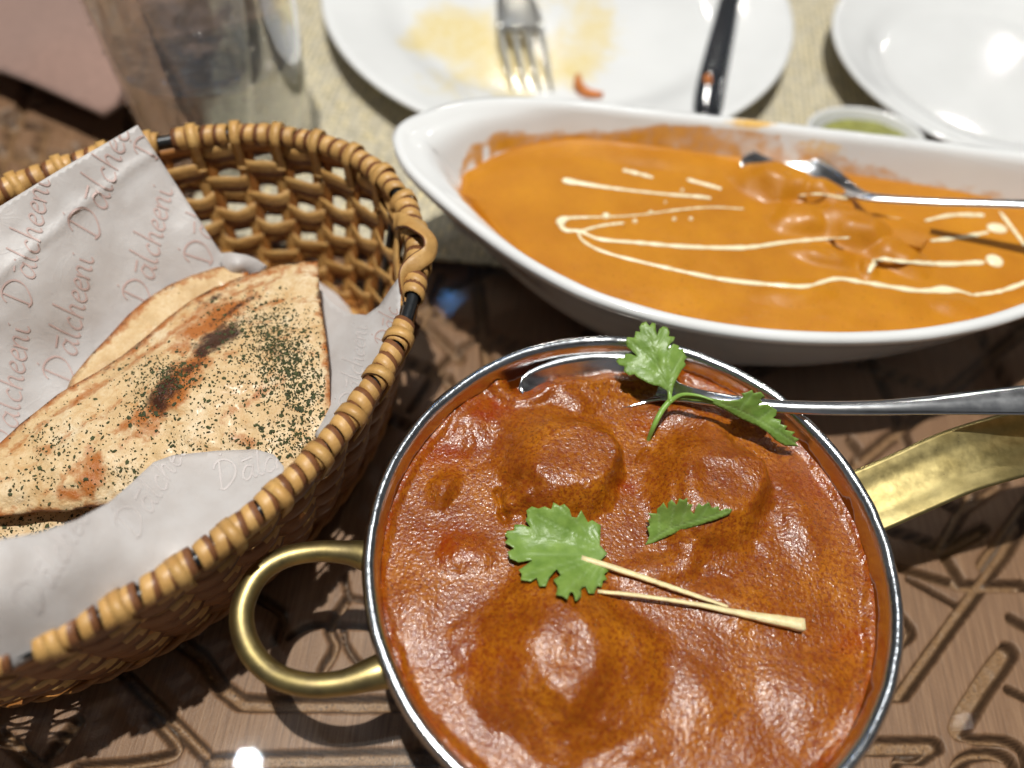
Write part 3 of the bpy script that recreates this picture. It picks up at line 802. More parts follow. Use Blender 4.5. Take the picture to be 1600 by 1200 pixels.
leaf_part('leaf_blade', L4, tps(c4), s3, [spline(np.array(Z4([(740, 325), (850, 255), (980, 215), (1130, 172)])), 12)]+[Z4(v) for v in ([(800, 280), (800, 180)], [(850, 255), (870, 150)], [(900, 240), (930, 140)], [(980, 215), (1020, 150)])], 3.6)


def stick(name, label, pts, thick):
    q = np.array(pts, float)
    z = np.array([cz_px(a, b) for a, b in q[:, :2]]); z = np.interp(np.linspace(0, 1, len(z)), [0, 1], [max(z[0], z[1])+.06, max(z[-1], z[-2])+.06]); z = z+q[:, 3]
    P = at(q[:, 0], q[:, 1], z); r = spline(np.c_[P, q[:, 2]], 30)
    pr = np.array([(-1, -.7), (-.9, .8), (.85, 1), (1, -.6)])[None]*(r[:, 3, None, None]*np.array([1, thick]))
    V, F = sweep(r[:, :3], pr); V += .008*np.stack([vn(V[:, 0]*8, V[:, 1]*8, k) for k in (1, 2, 3)], -1)
    tag(mk(name, V, F, MGINGER, smooth=True, loc=P[1]), label, 'ginger', 'ginger sticks on the red curry')


stick('ginger_stick', 'pale ginger stick with one end over the flat coriander leaf', [(908, 872, .075, .18), (960, 888, .085, .15), (1020, 908, .075, .1), (1090, 932, .06, .06), (1137, 948, .04, .03)], .8)
stick('ginger_stick', 'longer ginger stick with a thick cream coloured right end', [(934, 924, .05, .03), (1000, 931, .055, .05), (1080, 943, .06, .06), (1150, 957, .085, .08), (1200, 967, .13, .1), (1256, 977, .18, .12)], .75)

# ------------------------------------------------------------------ oval dish with orange curry
ol = np.array([(612, 212, 6.6), (618, 238, 6.5), (640, 270, 6.4), (700, 325, 6.2), (800, 400, 6.05), (900, 455, 6.0), (1000, 490, 6.0), (1100, 513, 6.0), (1200, 527, 6.0), (1300, 532, 6.0), (1400, 530, 6.05), (1500, 518, 6.1), (1600, 492, 6.2),
               (1720, 440, 6.6), (1800, 380, 7.0), (1830, 320, 7.1), (1800, 275, 7.1), (1700, 248, 6.8), (1600, 234, 6.5), (1500, 222, 6.3), (1400, 210, 6.2), (1300, 199, 6.1), (1200, 187, 6.0), (1100, 176, 6.0), (1000, 165, 6.0), (900, 153, 6.05), (800, 148, 6.2), (720, 154, 6.4), (655, 174, 6.55), (622, 192, 6.6)])
O = spline(at(ol[:, 0], ol[:, 1], ol[:, 2]), 360, True)
DC = np.array([8.2, 23.2, 0.0])


def inset(O, d):
    T = np.roll(O, -3, 0)-np.roll(O, 3, 0); T[:, 2] = 0; T /= np.linalg.norm(T, axis=1)[:, None]
    n_ = np.stack([-T[:, 1], T[:, 0], 0*T[:, 0]], 1)
    if ((O[:, :2].mean(0)-O[0, :2])@n_[0, :2]) < 0: n_ = -n_
    return O+n_*d


LEFT = np.clip((1.5-O[:, 0])/7.2, 0, 1)[:, None]**1.5


def dring(d, z_abs=None, dz=0, shrink=0):
    R = inset(O, d*(1+(1.5*LEFT if dz < -.4 and d > .55 else 0*LEFT))) if d < 1.6 else O.copy()
    if d >= 1.6:
        k = (1.6)/d
        R = inset(O, 1.6*(1+(1.5*LEFT if z_abs > 2.6 else .6*LEFT))); f = 1-(d-1.6)/5.2; cx = DC[0]; cy = DC[1]
        R[:, 0] = cx+(R[:, 0]-cx)*(f*.5+.5*max(f, .0)); R[:, 1] = cy+(R[:, 1]-cy)*f
    R = R.copy(); R[:, 2] = (O[:, 2]+dz) if z_abs is None else z_abs
    return R


def mixz(a, zf, t): # blend height between rim-following and flat
    a = a.copy(); a[:, 2] = a[:, 2]*(1-t)+zf*t; return a


rings = [dring(4.6, 0.02), dring(3.6, 0.02), dring(3.2, .25), dring(2.4, 1.2), dring(1.6, 2.5), mixz(dring(.85, dz=-1.9), 3.9, .5), dring(.30, dz=-.85), dring(.06, dz=-.38), dring(0, dz=-.14), dring(.05, dz=-.03), dring(.2, dz=.02), dring(.38, dz=-.02), dring(.50, dz=-.16),
         dring(.62, dz=-.5), mixz(dring(1.0, dz=-1.4), 4.4, .5), dring(1.6, 3.0), dring(2.5, 1.7), dring(3.4, .8), dring(4.6, .5), dring(6.7, .45)]
ctl = np.array(rings)       # (k,360,3)
k = 90; t = np.linspace(0, 1, k)
prof_s = np.stack([spline(ctl[:, j], k) for j in range(ctl.shape[1])], 0)  # 360,k,3
nv = k; V = prof_s.reshape(-1, 3)
idx = np.tile(np.arange(k), 360)/k
pq = to_px(V); a, b = pq[:, 0], pq[:, 1]
isin = (np.tile(np.arange(k), 360)-np.repeat(prof_s[:, :, 2].argmax(1), k)) > 2
nz = 14*fbm(a*.03, b*.05, 7, 4)
top_line = np.interp(a, [700, 730, 770, 900, 1000, 1100, 1170, 1215, 1240, 1600], [300, 232, 208, 206, 199, 188, 184, 200, 260, 300])
sauce = isin*(ss(-6, 8, b-top_line-nz*.4))*(1-.42*ss(1000, 1200, a))*ss(1275, 1215, a+nz*1.5)*ss(705, 730, a)
rt_line = np.interp(a, [1220, 1300, 1340, 1390, 1430, 1560, 1650], [210, 228, 252, 262, 283, 300, 310])
sauce = np.maximum(sauce, isin*ss(1200, 1262, a)*.58*ss(-8, 14, b-rt_line-nz))
for x_, y_, r1, r2, s_ in ((785, 258, 24, 24, 1.4), (738, 290, 14, 40, 1.4), (760, 245, 9, 30, 1.0)):
    sauce = sauce*(1-ss(.35, .9, s_*np.exp(-(((a-x_)/r1)**2+((b-y_)/r2)**2)+.35*nz/10)))
film = isin*.62*np.exp(-(((a-1290)/60)**2+((b-225)/22)**2))
rimspot = (idx > .38)*1.2*np.exp(-(((a-1175)/38)**2+((b-192)/9)**2)); film = np.maximum(film, rimspot)
dish = thing('oval_dish', 'white oval boat shaped dish holding creamy orange curry', 'serving dish', DC)
mk('dish_body', V, gridF(360, k, True, False), MDISH, dish, attrs={'sauce': sauce*.95, 'film': film})

# orange gravy surface
OZ = 4.62
pan = [(1262, 335, 1.35, .85, -.1, .50, 3), (1340, 352, 1.7, .95, -.45, .72, 2.6), (1405, 392, 1.2, .75, -.45, .42, 3.0), (1290, 392, 1.3, .5, -.2, .28, 2.4), (1222, 280, 1.8, 1.05, -.2, .78, 2.1), (1295, 305, 1.3, .8, -.4, .66, 2.2), (1360, 412, .35, .5, .2, .25, 2.4), (1250, 450, 1.5, .6, .2, .16, 2),
       (1180, 215, 1.2, .6, 0, .25, 2), (1500, 470, .9, .5, 0, .14, 2.2), (1000, 230, 3.5, .9, -.1, .12, 2)]


def lev(x):      # the gravy has been scooped lower at the left end
    return OZ-.75*ss(2.2, -2.4, x)


def oz(x, y):
    z = lev(x)+.05*fbm(x*.35, y*.35, 41, 3)+.012*fbm(x*2, y*2, 43, 3)
    for (a_, b_, rx, ry, ro, h, kk) in pan:
        c = at(a_, b_, OZ+.3); u = ((x-c[0])*math.cos(ro)+(y-c[1])*math.sin(ro))/rx; v = (-(x-c[0])*math.sin(ro)+(y-c[1])*math.cos(ro))/ry
        q_ = (np.abs(u)**kk+np.abs(v)**kk)**(1/kk)*(1+.10*vn(x*1.5, y*1.5, 8)); z = np.maximum(z, z*.35+.65*OZ+h*ss(1.3, .3, q_)*(1+.12*vn(x*1.7, y*1.7, 3)))
    return z


def oz_px(a_, b_):
    z = np.full(np.shape(a_), OZ)
    for _ in range(5): q = at(a_, b_, z); z = oz(q[..., 0], q[..., 1])
    return z


# the pool boundary: where the wall of the dish crosses the gravy level
ring = []
for j in range(0, 360, 2):
    pr_ = prof_s[j, prof_s[j, :, 2].argmax():]; zz = pr_[:, 2]-lev(pr_[:, 0]); i = int(np.argmax(zz < 0)); i = max(i, 1)
    t_ = (0-zz[i-1])/(zz[i]-zz[i-1]-1e-9); ring.append(pr_[i-1]*(1-t_)+pr_[i]*t_)
ring = np.array(ring); cen = ring.mean(0)
nr = 130; f = np.linspace(0, 1.018, nr)
G = cen[None, None]+(ring[:, None]-cen)*f[None, :, None]
_an = np.unwrap(np.arctan2((ring[:, 1]-cen[1])*2.2, ring[:, 0]-cen[0])); _rd = np.hypot((ring[:, 1]-cen[1])*2.2, ring[:, 0]-cen[0])
_o = np.argsort(_an % (2*math.pi)); _aq = np.arange(420)/420*2*math.pi
_rq = np.interp(_aq, (_an % (2*math.pi))[_o], _rd[_o], period=2*math.pi); _k = np.array([1, 2, 3, 4, 3, 2, 1.])/16
_rq = np.convolve(np.r_[_rq[-3:], _rq, _rq[:3]], _k, 'valid')
LW = ss(-.74, -.90, np.cos(_aq)); _rq = _rq*(1+.03*LW)
ringd = np.stack([cen[0]+_rq*np.cos(_aq), cen[1]+_rq*np.sin(_aq)/2.2, _aq*0+OZ], -1); G = cen[None, None]+(ringd[:, None]-cen)*f[None, :, None]
G[..., 2] = oz(G[..., 0], G[..., 1])+(.05*ss(.95, .995, f)-.12*ss(1.004, 1.018, f))[None]-(LW*.35)[:, None]*ss(.985, 1.018, f)[None]
oc = thing('paneer_curry', 'orange paneer curry with cream drizzle in the white oval dish', 'curry', (cen[0], cen[1], 2))
mk('gravy', G, gridF(420, nr, True, False), MOC, oc)


def drizzle(pts, wpx=7, off=(0, 0)):
    q = np.array([(600+p[0]*.625, 120+p[1]*.625, (p[2] if len(p) > 2 else wpx)) for p in pts], float)
    r = spline(q, max(14, len(q)*9)); r[:, 2] *= 1+.30*vn(np.arange(len(r))*.5, r[:, 0]*0, int(q[0, 0]))
    P = at(r[:, 0], r[:, 1], oz_px(r[:, 0], r[:, 1])+.008)
    wd = r[:, 2]*.5/46; wd[0] *= .5; wd[-1] *= .5
    V, F = sweep(P, circ(8)[None]*np.stack([wd, np.minimum(wd*.45, .05)], -1)[:, None])
    mk('cream_drizzle', V, F, MCREAM, oc)


def blob(x, y, rx, ry):
    px, py = 600+x*.625, 120+y*.625
    c = at(px, py, float(oz_px(px, py))); V, F = lathe([(1, -.03), (.95, .03), (.75, .07), (.4, .1), (0, .11)], 18, c, rx*.625/46, ry*.625/46*1.25)
    mk('cream_drop', V, F, MCREAM, oc)


drizzle([(445, 258, 15), (480, 264, 12), (560, 277, 8), (700, 293, 6), (790, 300, 8), (817, 304, 9)])
drizzle([(597, 233, 10), (635, 242, 9), (673, 252, 8)]); drizzle([(757, 256, 9), (800, 268, 9), (843, 280, 8)])
drizzle([(440, 372, 18), (446, 357, 14), (480, 352, 7), (560, 350, 4), (640, 345, 3), (740, 332, 4), (820, 326, 4), (900, 330, 3)])
drizzle([(438, 368, 12), (455, 384, 12), (490, 386, 9), (540, 406, 8), (640, 415, 9), (760, 425, 9), (900, 427, 10), (1000, 414, 9), (1090, 406, 7), (1165, 402, 5)])
drizzle([(485, 388, 6), (500, 412, 6), (560, 441, 7), (700, 476, 8), (850, 507, 9), (1000, 522, 10), (1060, 523, 8), (1130, 505, 9), (1200, 514, 10), (1330, 534, 12), (1400, 532, 16), (1440, 536, 8), (1472, 546, 5)])
drizzle([(1472, 546, 6), (1540, 536, 8), (1610, 512, 9)]); drizzle([(490, 386, 6), (545, 372, 5), (600, 365, 6)])
drizzle([(1366, 410, 9), (1440, 402, 9), (1512, 388, 8)]); drizzle([(1212, 490, 5), (1222, 470, 10), (1242, 455, 13), (1290, 461, 9), (1400, 468, 10), (1500, 464, 12)])
drizzle([(1352, 360, 6), (1420, 346, 8), (1500, 346, 11)]); drizzle([(1240, 347, 5), (1300, 362, 7), (1362, 382, 5)]); drizzle([(1030, 298, 5), (1090, 293, 5), (1160, 306, 5)])
drizzle([(1540, 338, 8), (1578, 388, 8), (1605, 425, 7)])
for q in ((555, 348, 12, 10), (627, 362, 8, 6), (667, 340, 8, 5), (725, 357, 7, 5), (767, 356, 7, 5), (1532, 379, 32, 17), (1526, 460, 26, 20), (745, 285, 6, 4), (703, 315, 5, 3)): blob(*q)


def cube(px, py, dz, sx, sy, sz, rot):
    c = at(px, py, float(oz_px(px, py))+dz)
    n_ = 7; mb_ = MB(); g = np.linspace(-1, 1, n_)
    for ax in range(3):
        for s_ in (-1, 1):
            U, W = np.meshgrid(g, g, indexing='ij'); q = np.zeros((n_, n_, 3)); q[..., ax] = s_; q[..., (ax+1) % 3] = U; q[..., (ax+2) % 3] = W
            L = np.linalg.norm(q, axis=-1, keepdims=True); q = q*.82+q/L*.25*1.1
            q = q*np.array([sx, sy, sz])/2
            q = q*(1+.05*vn(q[..., :1]*3+px, q[..., 1:2]*3+py, 2))
            x = q[..., 0]*math.cos(rot)-q[..., 1]*math.sin(rot); y = q[..., 0]*math.sin(rot)+q[..., 1]*math.cos(rot)
            tl = .22*x
            Fq = gridF(n_, n_); Fq = Fq if s_ > 0 else Fq[:, ::-1]
            mb_.add(np.stack([x+c[0], y+c[1], q[..., 2]+tl+c[2]], -1), Fq)
    mb_.build('paneer_cube', MOC, oc)


cube(1285, 338, -.62, 1.9, 1.2, 1.1, -.12); cube(1392, 375, -.66, 2.2, 1.2, 1.1, -.45)
spoon('serving_spoon', 'steel spoon lying in the orange curry with a dark shiny handle', [
    (1158, 262, 4.85, .2, .0, .07), (1166, 260, 4.9, 1.0, .12, .07), (1190, 256, 4.95, 1.7, .3, .07), (1225, 258, 5.0, 2.1, .45, .07), (1262, 268, 5.05, 2.1, .45, .07), (1300, 284, 5.2, 1.4, .3, .07),
    (1330, 298, 5.4, .75, .08, .1), (1355, 306, 5.6, .46, -.05, .18), (1400, 311, 5.85, .38, -.08, .2), (1480, 315, 6.3, .36, -.08, .2), (1600, 318, 6.9, .42, -.08, .2), (1700, 320, 7.4, .6, -.02, .16), (1800, 322, 7.8, .8, -.02, .14)], MSTEEL, up=(0, -.1, 1))

# ------------------------------------------------------------------ plates, cutlery, chutney at the back
def plate(name, label, c, R, m, attrs=None):
    r = thing(name, label, 'plate', c)
    pr = [(0, .45), (R*.5, .45), (R*.62, .5), (R*.70, .75), (R*.78, 1.15), (R*.92, 1.55), (R*.985, 1.78), (R, 1.86), (R*.996, 1.95), (R*.98, 1.97), (R*.96, 1.93), (R*.90, 1.74), (R*.78, 1.38), (R*.71, 1.05), (R*.66, .85), (R*.6, .78), (R*.4, .74), (0, .74)]
    pr = [(0, .02)]+[(R*.55, .02), (R*.60, .1)]+pr[3:]
    V, F = lathe(smooth_prof(pr, 110), 200, (c[0], c[1], c[2]))
    A = {}
    if attrs:
        q = to_px(V); A = {'stain': attrs(q[:, 0], q[:, 1], V)*(np.tile(np.arange(110), 200) > 55)}
    mk('plate_body', V, F, m, r, attrs=A); return r


def stainf(a_, b_, V):
    n_ = fbm(a_*.02, b_*.03, 3, 4)
    g = .62*np.exp(-(((a_-760)/105)**2+((b_-85)/75)**2))+.6*np.exp(-(((a_-930)/50)**2+((b_-50)/55)**2))+.45*np.exp(-(((a_-690)/55)**2+((b_-50)/40)**2))+.5*np.exp(-(((a_-860)/70)**2+((b_-110)/30)**2))
    return np.clip(g*1.35+.45*n_, 0, 1.0)*(g > .05)


P1 = np.array([.47, 43.7, .17])
plate('dinner_plate', 'large used white dinner plate smeared with yellow sauce under fork and knife', P1, 13.3, MPLATE, stainf)
plate('side_plate', 'clean white plate at the right behind the oval dish', (25.0, 41.7, .17), 9.3, MPLAIN)

fk = thing('fork', 'steel fork resting tines down on the used dinner plate', 'fork', at(815, 60, 1.6))
for i in range(4):
    a0 = (783+21*i, 52); a1 = (803+20*i, 142)
    q = np.array([(a0[0]-2, a0[1]-14, 2.05, .17), (a0[0], a0[1], 1.95, .17), ((a0[0]+a1[0])/2, 97, 1.45, .15), (a1[0], a1[1], 1.02, .08)])
    r = spline(np.c_[at(q[:, 0], q[:, 1], q[:, 2]), q[:, 3]], 14)
    V, F = sweep(r[:, :3], np.array([(-1, -.6), (-.8, .6), (.8, .6), (1, -.6)])[None]*r[:, 3, None, None]); mk('tine', V, F, MFORK, fk)
q = np.array([(814, 52, 1.95, 1.15), (812, 30, 2.15, 1.22), (805, 0, 2.3, 1.05), (798, -30, 2.4, .5), (790, -80, 2.6, .35), (770, -200, 3.0, .4)])
r = spline(np.c_[at(q[:, 0], q[:, 1], q[:, 2]), q[:, 3]], 30)
V, F = sweep(r[:, :3], np.stack([circ(12)[:, 0], circ(12)[:, 1]*.1], -1)[None]*r[:, 3, None, None]); mk('fork_neck', V, F, MFORK, fk)

kn = thing('table_knife', 'dark steel table knife lying across the rim of the dinner plate', 'knife', at(1110, 120, 2.2))
q = np.array([(1104, 190, 2.15, .40), (1106, 172, 2.16, .68), (1112, 130, 2.15, .74), (1124, 75, 2.12, .70), (1136, 20, 2.1, .62), (1146, -30, 2.1, .55), (1158, -100, 2.1, .5)])
r = spline(np.c_[at(q[:, 0], q[:, 1], q[:, 2]), q[:, 3]], 30)
V, F = sweep(r[:, :3], np.array([(-1, -.05), (-.9, .07), (.6, .1), (1, .02), (.9, -.07)])[None]*r[:, 3, None, None]); mk('blade', V, F, MKNIFE, kn)
c = at(1106, 122, 2.3); V, F = lathe([(1, -.05), (.8, .05), (.4, .1), (0, .12)], 12, c, .22, .38); tag(mk('sauce_drop', V, F, MCRUMB, kn), 'orange sauce drop on the knife blade')

q = np.array([(903, 118, 1.05), (905, 135, 1.02), (918, 146, 1.0), (942, 148, 1.0)]); r = spline(at(q[:, 0], q[:, 1], q[:, 2]+.1), 16)
V, F = tube(r, .22*np.sin(np.linspace(.35, 2.8, 16))+.06, 8); tag(mk('food_crumb', V, F, MCRUMB, loc=r[8]), 'curled orange crumb on the plate right of the fork', 'crumb')

cc = at(1352, 214, 2.0); ch = thing('chutney_dish', 'small white dish of green chutney just behind the oval dish rim', 'dish', (cc[0], cc[1], .0))
V, F = lathe(smooth_prof([(0, .02), (1.6, .02), (2.1, .5), (2.75, 1.8), (2.95, 2.1), (2.9, 2.2), (2.75, 2.12), (2.4, 1.5), (1.6, .8), (0, .7)], 50), 80, (cc[0], cc[1], 0), 1.0, .72)
mk('dish_body', V, F, MPLAIN, ch)
A = np.arange(60)/60*2*math.pi; Rr = np.linspace(0, 1, 14)[None]*np.ones((60, 1))
X = cc[0]+.2+np.cos(A)[:, None]*Rr*2.45; Y = cc[1]+np.sin(A)[:, None]*Rr*1.75; Zc = 1.72+.06*fbm(X*2, Y*2, 3)+.12*(1-Rr)
tag(mk('green_chutney', np.stack([X, Y, Zc], -1), gridF(60, 14, True, False), MCHUT, loc=(cc[0], cc[1], 1.6)), 'green chutney in the small white dish', 'chutney')

# ------------------------------------------------------------------ tumbler of water and napkin
TC = np.array([-14.9, 30.9, .02])
tb = thing('tumbler', 'clear glass tumbler half full of water behind the basket', 'glass', TC)
V, F = lathe(smooth_prof([(0, 0), (3.3, 0), (3.75, .15), (3.9, .8), (4.1, 5), (4.4, 12.2), (4.36, 12.4), (4.22, 12.4), (4.16, 12.2), (3.86, 5), (3.6, 1.9), (3.2, 1.35), (0, 1.25)], 90), 120, TC)
mk('glass_wall', V, F, MTUM, tb)
V, F = lathe(smooth_prof([(0, 1.22), (3.15, 1.33), (3.57, 1.87), (3.70, 3.2), (3.84, 5.0), (3.86, 5.62), (3.80, 5.5), (3.6, 5.44), (0, 5.40)], 60), 110, TC)
V[:, 2] += .30*fbm(V[:, 0]*.8, V[:, 1]*.8, 8, 3)*ss(5.2, 5.4, V[:, 2])
tag(mk('water', V, F, MWATER, loc=TC), 'still water inside the clear tumbler', 'water')
mb = MB()
for i in range(240):
    th = rng.uniform(0, 2*math.pi); z = rng.uniform(.6, 9) if rng.rand() < .8 else rng.uniform(.6, 12); r_ = 3.87+(z/12)*.52
    c = TC+np.array([math.cos(th)*r_, math.sin(th)*r_, z]); s_ = rng.uniform(.02, .08)
    a_, b_ = np.meshgrid(np.arange(8)/8*2*math.pi, np.linspace(0.05, math.pi-.05, 5), indexing='ij')
    q = np.stack([np.cos(a_)*np.sin(b_), np.sin(a_)*np.sin(b_), np.cos(b_)], -1)*s_
    mb.add(q.reshape(-1, 3)+c, gridF(8, 5, True, False))
o = mb.build('condensation_drops', MDROP, tb); o['kind'] = 'stuff'

nap = thing('napkin', 'folded dusty pink cloth napkin behind the tumbler', 'napkin', at(60, 60, 0))
NO = [(-130, 60), (-60, 10), (45, -40), (160, -90), (420, -90), (400, 36), (330, 60), (250, 110), (185, 160), (160, 176), (118, 158), (60, 132), (0, 108), (-60, 88), (-130, 80)]
zn = tps([(-120, 70, 1.4), (0, 100, 1.6), (80, 135, 1.8), (160, 172, 1.7), (60, 70, 2.3), (45, -20, 1.1), (-60, 20, 1.3), (200, 60, 2.4), (400, 30, 1.2), (400, -80, .8), (180, -80, .9), (250, 100, 1.7)])
shell('cloth_fold', NO, 12, lambda x, y: zn(x, y)+.12*fbm(x*.012, y*.012, 3), .35, MNAP, nap)
NO2 = [(-110, 70), (40, -20), (170, -60), (380, -60), (370, 30), (230, 100), (150, 160), (50, 118), (-60, 80)]
shell('cloth_fold', NO2, 14, lambda x, y: np.maximum(zn(x, y)-.75, .5)+.1*fbm(x*.012, y*.012, 9), .35, MNAP, nap)

# ------------------------------------------------------------------ basket
BC = np.array([-12.87, 13.22, 0.0]); E1 = np.array([.6075, .7943, 0]); E2 = np.array([-.7943, .6075, 0])
RZ = 7.0
bas = thing('bread_basket', 'oval woven cane basket lined with printed paper', 'basket', BC)


def wallR(z):     # radius factor by height
    t = np.clip(np.asarray(z, float)/RZ, 0, 1.1); return 1.65*(1-t**.85)


_th = np.linspace(0, 2*math.pi, 2001); _L = np.r_[0, np.cumsum(np.hypot(np.diff(11.5*np.cos(_th)), np.diff(7.93*np.sin(_th))))]; PER = _L[-1]


def bw(s_, z, off=0.0):
    """point on the basket wall at perimeter fraction s_, height z, pushed out by off"""
    th = np.interp((np.asarray(s_) % 1)*PER, _L, _th); d = wallR(z)-off
    c, s2_ = np.cos(th), np.sin(th); nx_, ny_ = c/11.5, s2_/7.93; L = np.hypot(nx_, ny_)
    x = 11.5*c-nx_/L*d; y = 7.93*s2_-ny_/L*d
    return BC+np.asarray(x)[..., None]*E1+np.asarray(y)[..., None]*E2+np.asarray(z+0*x)[..., None]*np.array([0, 0, 1])


NS = 40
rect = lambda w_, h_: np.array([(-w_, -h_), (-w_*.9, h_*.5), (-w_*.4, h_), (w_*.4, h_), (w_*.9, h_*.5), (w_, -h_)])
# horizontal weavers
for kx in range(10):
    z = .5+.655*kx; n = NS*12; s_ = np.arange(n)/n
    off = np.cos(s_*NS*math.pi+math.pi*(kx % 2)); off = np.sign(off)*np.abs(off)**.75*.22
    wob = .05*np.sin(s_*NS*math.pi*2+kx)+.07*vn(s_*30, s_*0, kx)+.05*vn(s_*9, s_*0, kx+40)
    P = bw(s_, z+wob, off)
    out_ = bw(s_, z, off+1)-bw(s_, z, off)
    V, F = sweep(P, [(-.395, -.02), (-.39, .015), (-.12, .05), (.12, .05), (.39, .015), (.395, -.02), (.12, -.04), (-.12, -.04)], up=out_, closed=True)
    F = np.array(F); prf = F.min(1) % 8
    # brown lower edge
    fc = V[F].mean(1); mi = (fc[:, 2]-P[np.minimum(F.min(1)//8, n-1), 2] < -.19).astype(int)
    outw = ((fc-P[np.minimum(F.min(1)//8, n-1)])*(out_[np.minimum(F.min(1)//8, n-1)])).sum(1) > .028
    mi[outw] = 2  # outward faces take the darker cane, outer shade painted into its colour
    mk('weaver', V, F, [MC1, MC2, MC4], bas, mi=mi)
# upright stakes, in pairs
for i in range(NS):
    for d in (-.009/2, .009/2):
        s0 = (i+.5)/NS+d*.68+rng.uniform(-.0012, .0012); zz = np.linspace(.05, 6.75, 20); s0 = s0+rng.uniform(-.003, .003)*(zz/7-.5)
        P = bw(s0, zz, 0); out_ = bw(s0, zz, 1)-P
        V, F = sweep(P, rect(.19, .045), up=out_)
        mk('stake', V, F, MC1 if d > 0 else MC3, bas)
# rim: black wire core, wrapped coils, straps folded over it
s_ = np.arange(240)/240; V, F = tube(bw(s_, RZ+0*s_, 0), .2, 10, closed=True); mk('rim_wire', V, F, MBLACK, bas)
gaps = []
for g in ((655, 482), (583, 322), (50, 1034), (254, 214)):
    q = at(g[0], g[1], RZ); ds = np.linalg.norm(bw(s_, RZ+0*s_, 0)-q, axis=1); gaps.append(s_[np.argmin(ds)])
hs = (gaps[0]+.5*0.018)  # twist sits just beyond the first gap
NCO = 124
n = 14; ca = np.arange(n)/n*2*math.pi
band = [(-.25, .30), (-.235, .368), (-.09, .392), (.05, .390), (.215, .375), (.24, .30)]
coil_me = None
for i in range(NCO):
    s0 = (i+.15*rng.rand())/NCO
    if min(abs((s0-g+.5) % 1-.5) for g in gaps) < .0036*(2.2 if abs((s0-gaps[0]+.5) % 1-.5) < .02 else 1): continue
    P = bw(s0, RZ, 0); Tn = bw(s0+.002, RZ, 0)-bw(s0-.002, RZ, 0); Tn /= np.linalg.norm(Tn)
    if coil_me is None:
        V = np.array([[t_, r_*math.cos(a_), r_*math.sin(a_)] for a_ in ca for (t_, r_) in band]); Fc = gridF(n, len(band), True, False)
        V[:, 0] += .22*V[:, 1]+.08*V[:, 2]
        mi = (np.arange(len(Fc)) % (len(band)-1) >= 3).astype(int)
        o = mk('rim_coil', V+BC, Fc, [MC1, MC2], bas, mi=mi); coil_me = o.data
    else:
        o = bpy.data.objects.new('rim_coil', coil_me); col.objects.link(o); o.parent = bas
    B = np.cross([0, 0, 1], Tn); B /= np.linalg.norm(B); U_ = np.cross(Tn, B); a_ = rng.uniform(-.12, .12); k_ = rng.uniform(.93, 1.07)
    mm = Matrix(((Tn[0], B[0], U_[0]), (Tn[1], B[1], U_[1]), (Tn[2], B[2], U_[2]))) @ Matrix.Rotation(rng.uniform(-.5, .5), 3, 'X') @ Matrix.Diagonal((k_, k_, k_)) @ Matrix.Rotation(a_, 3, 'Z')
    m4 = mm.to_4x4(); m4.translation = Vector((P-BC)*S); o.matrix_local = m4
for i in range(NS):                 # straps looping over the rim from the inside
    s0 = (i+.5)/NS+.002
    if abs((s0-gaps[0]+.5) % 1-.5) < .02: continue
    ph = np.linspace(0, 1, 26); zz = []; of = []
    for t_ in ph:
        if t_ < .45: zz.append(5.75+(RZ-5.75)*t_/.45); of.append(-.16-.30*(t_/.45)**2)
        elif t_ < .75: a_ = (t_-.45)/.3*math.pi; zz.append(RZ+.415*math.sin(a_)); of.append(-.415*math.cos(a_))
        else: zz.append(RZ-(t_-.75)/.25*1.2); of.append(.46-.2*(t_-.75)/.25)
    P = np.array([bw(s0, z_, o_) for z_, o_ in zip(zz, of)])
    tang = bw(s0+.003, RZ, 0)-bw(s0-.003, RZ, 0); T_ = np.gradient(P, axis=0); up_ = np.cross(T_, tang); up_ /= np.linalg.norm(up_, axis=1)[:, None]
    V, F = sweep(P, rect(.17, .045), up=-up_)
    mi = np.zeros(len(F), int); kk = 6; mi[[j for j in range(len(F)-2) if j % kk in (4,)]] = 1
    mk('rim_strap', V, F, [MC1, MC2], bas, mi=mi)
# inner lashing band just under the rim
n = 240; s_ = np.arange(n)/n; P = bw(s_, RZ-.42+0*s_, -.1); V, F = sweep(P, [(-.2, -.05), (-.2, .05), (.2, .05), (.2, -.05)], up=bw(s_, RZ+0*s_, 1)-bw(s_, RZ+0*s_, 0), closed=True); mk('rim_band', V, F, MC3, bas)
P = bw(s_, RZ-.5+0*s_, .17); V, F = sweep(P, [(-.2, -.05), (-.2, .05), (.2, .05), (.2, -.05)], up=bw(s_, RZ+0*s_, 1)-bw(s_, RZ+0*s_, 0), closed=True); mk('rim_band', V, F, MC3, bas)
# black wire uprights
for g in ((583, 322, 1), (655, 482, 1)):
    q = at(g[0], g[1], RZ); ds = np.linalg.norm(bw(s_, RZ+0*s_, 0)-q, axis=1); sg = s_[np.argmin(ds)]
    zz = np.linspace(.2, RZ, 14); V, F = tube(np.array([bw(sg, z_, -.12) for z_ in zz]), .13, 8, up=(1, 0, .1)); mk('wire_upright', V, F, MBLACK, bas)
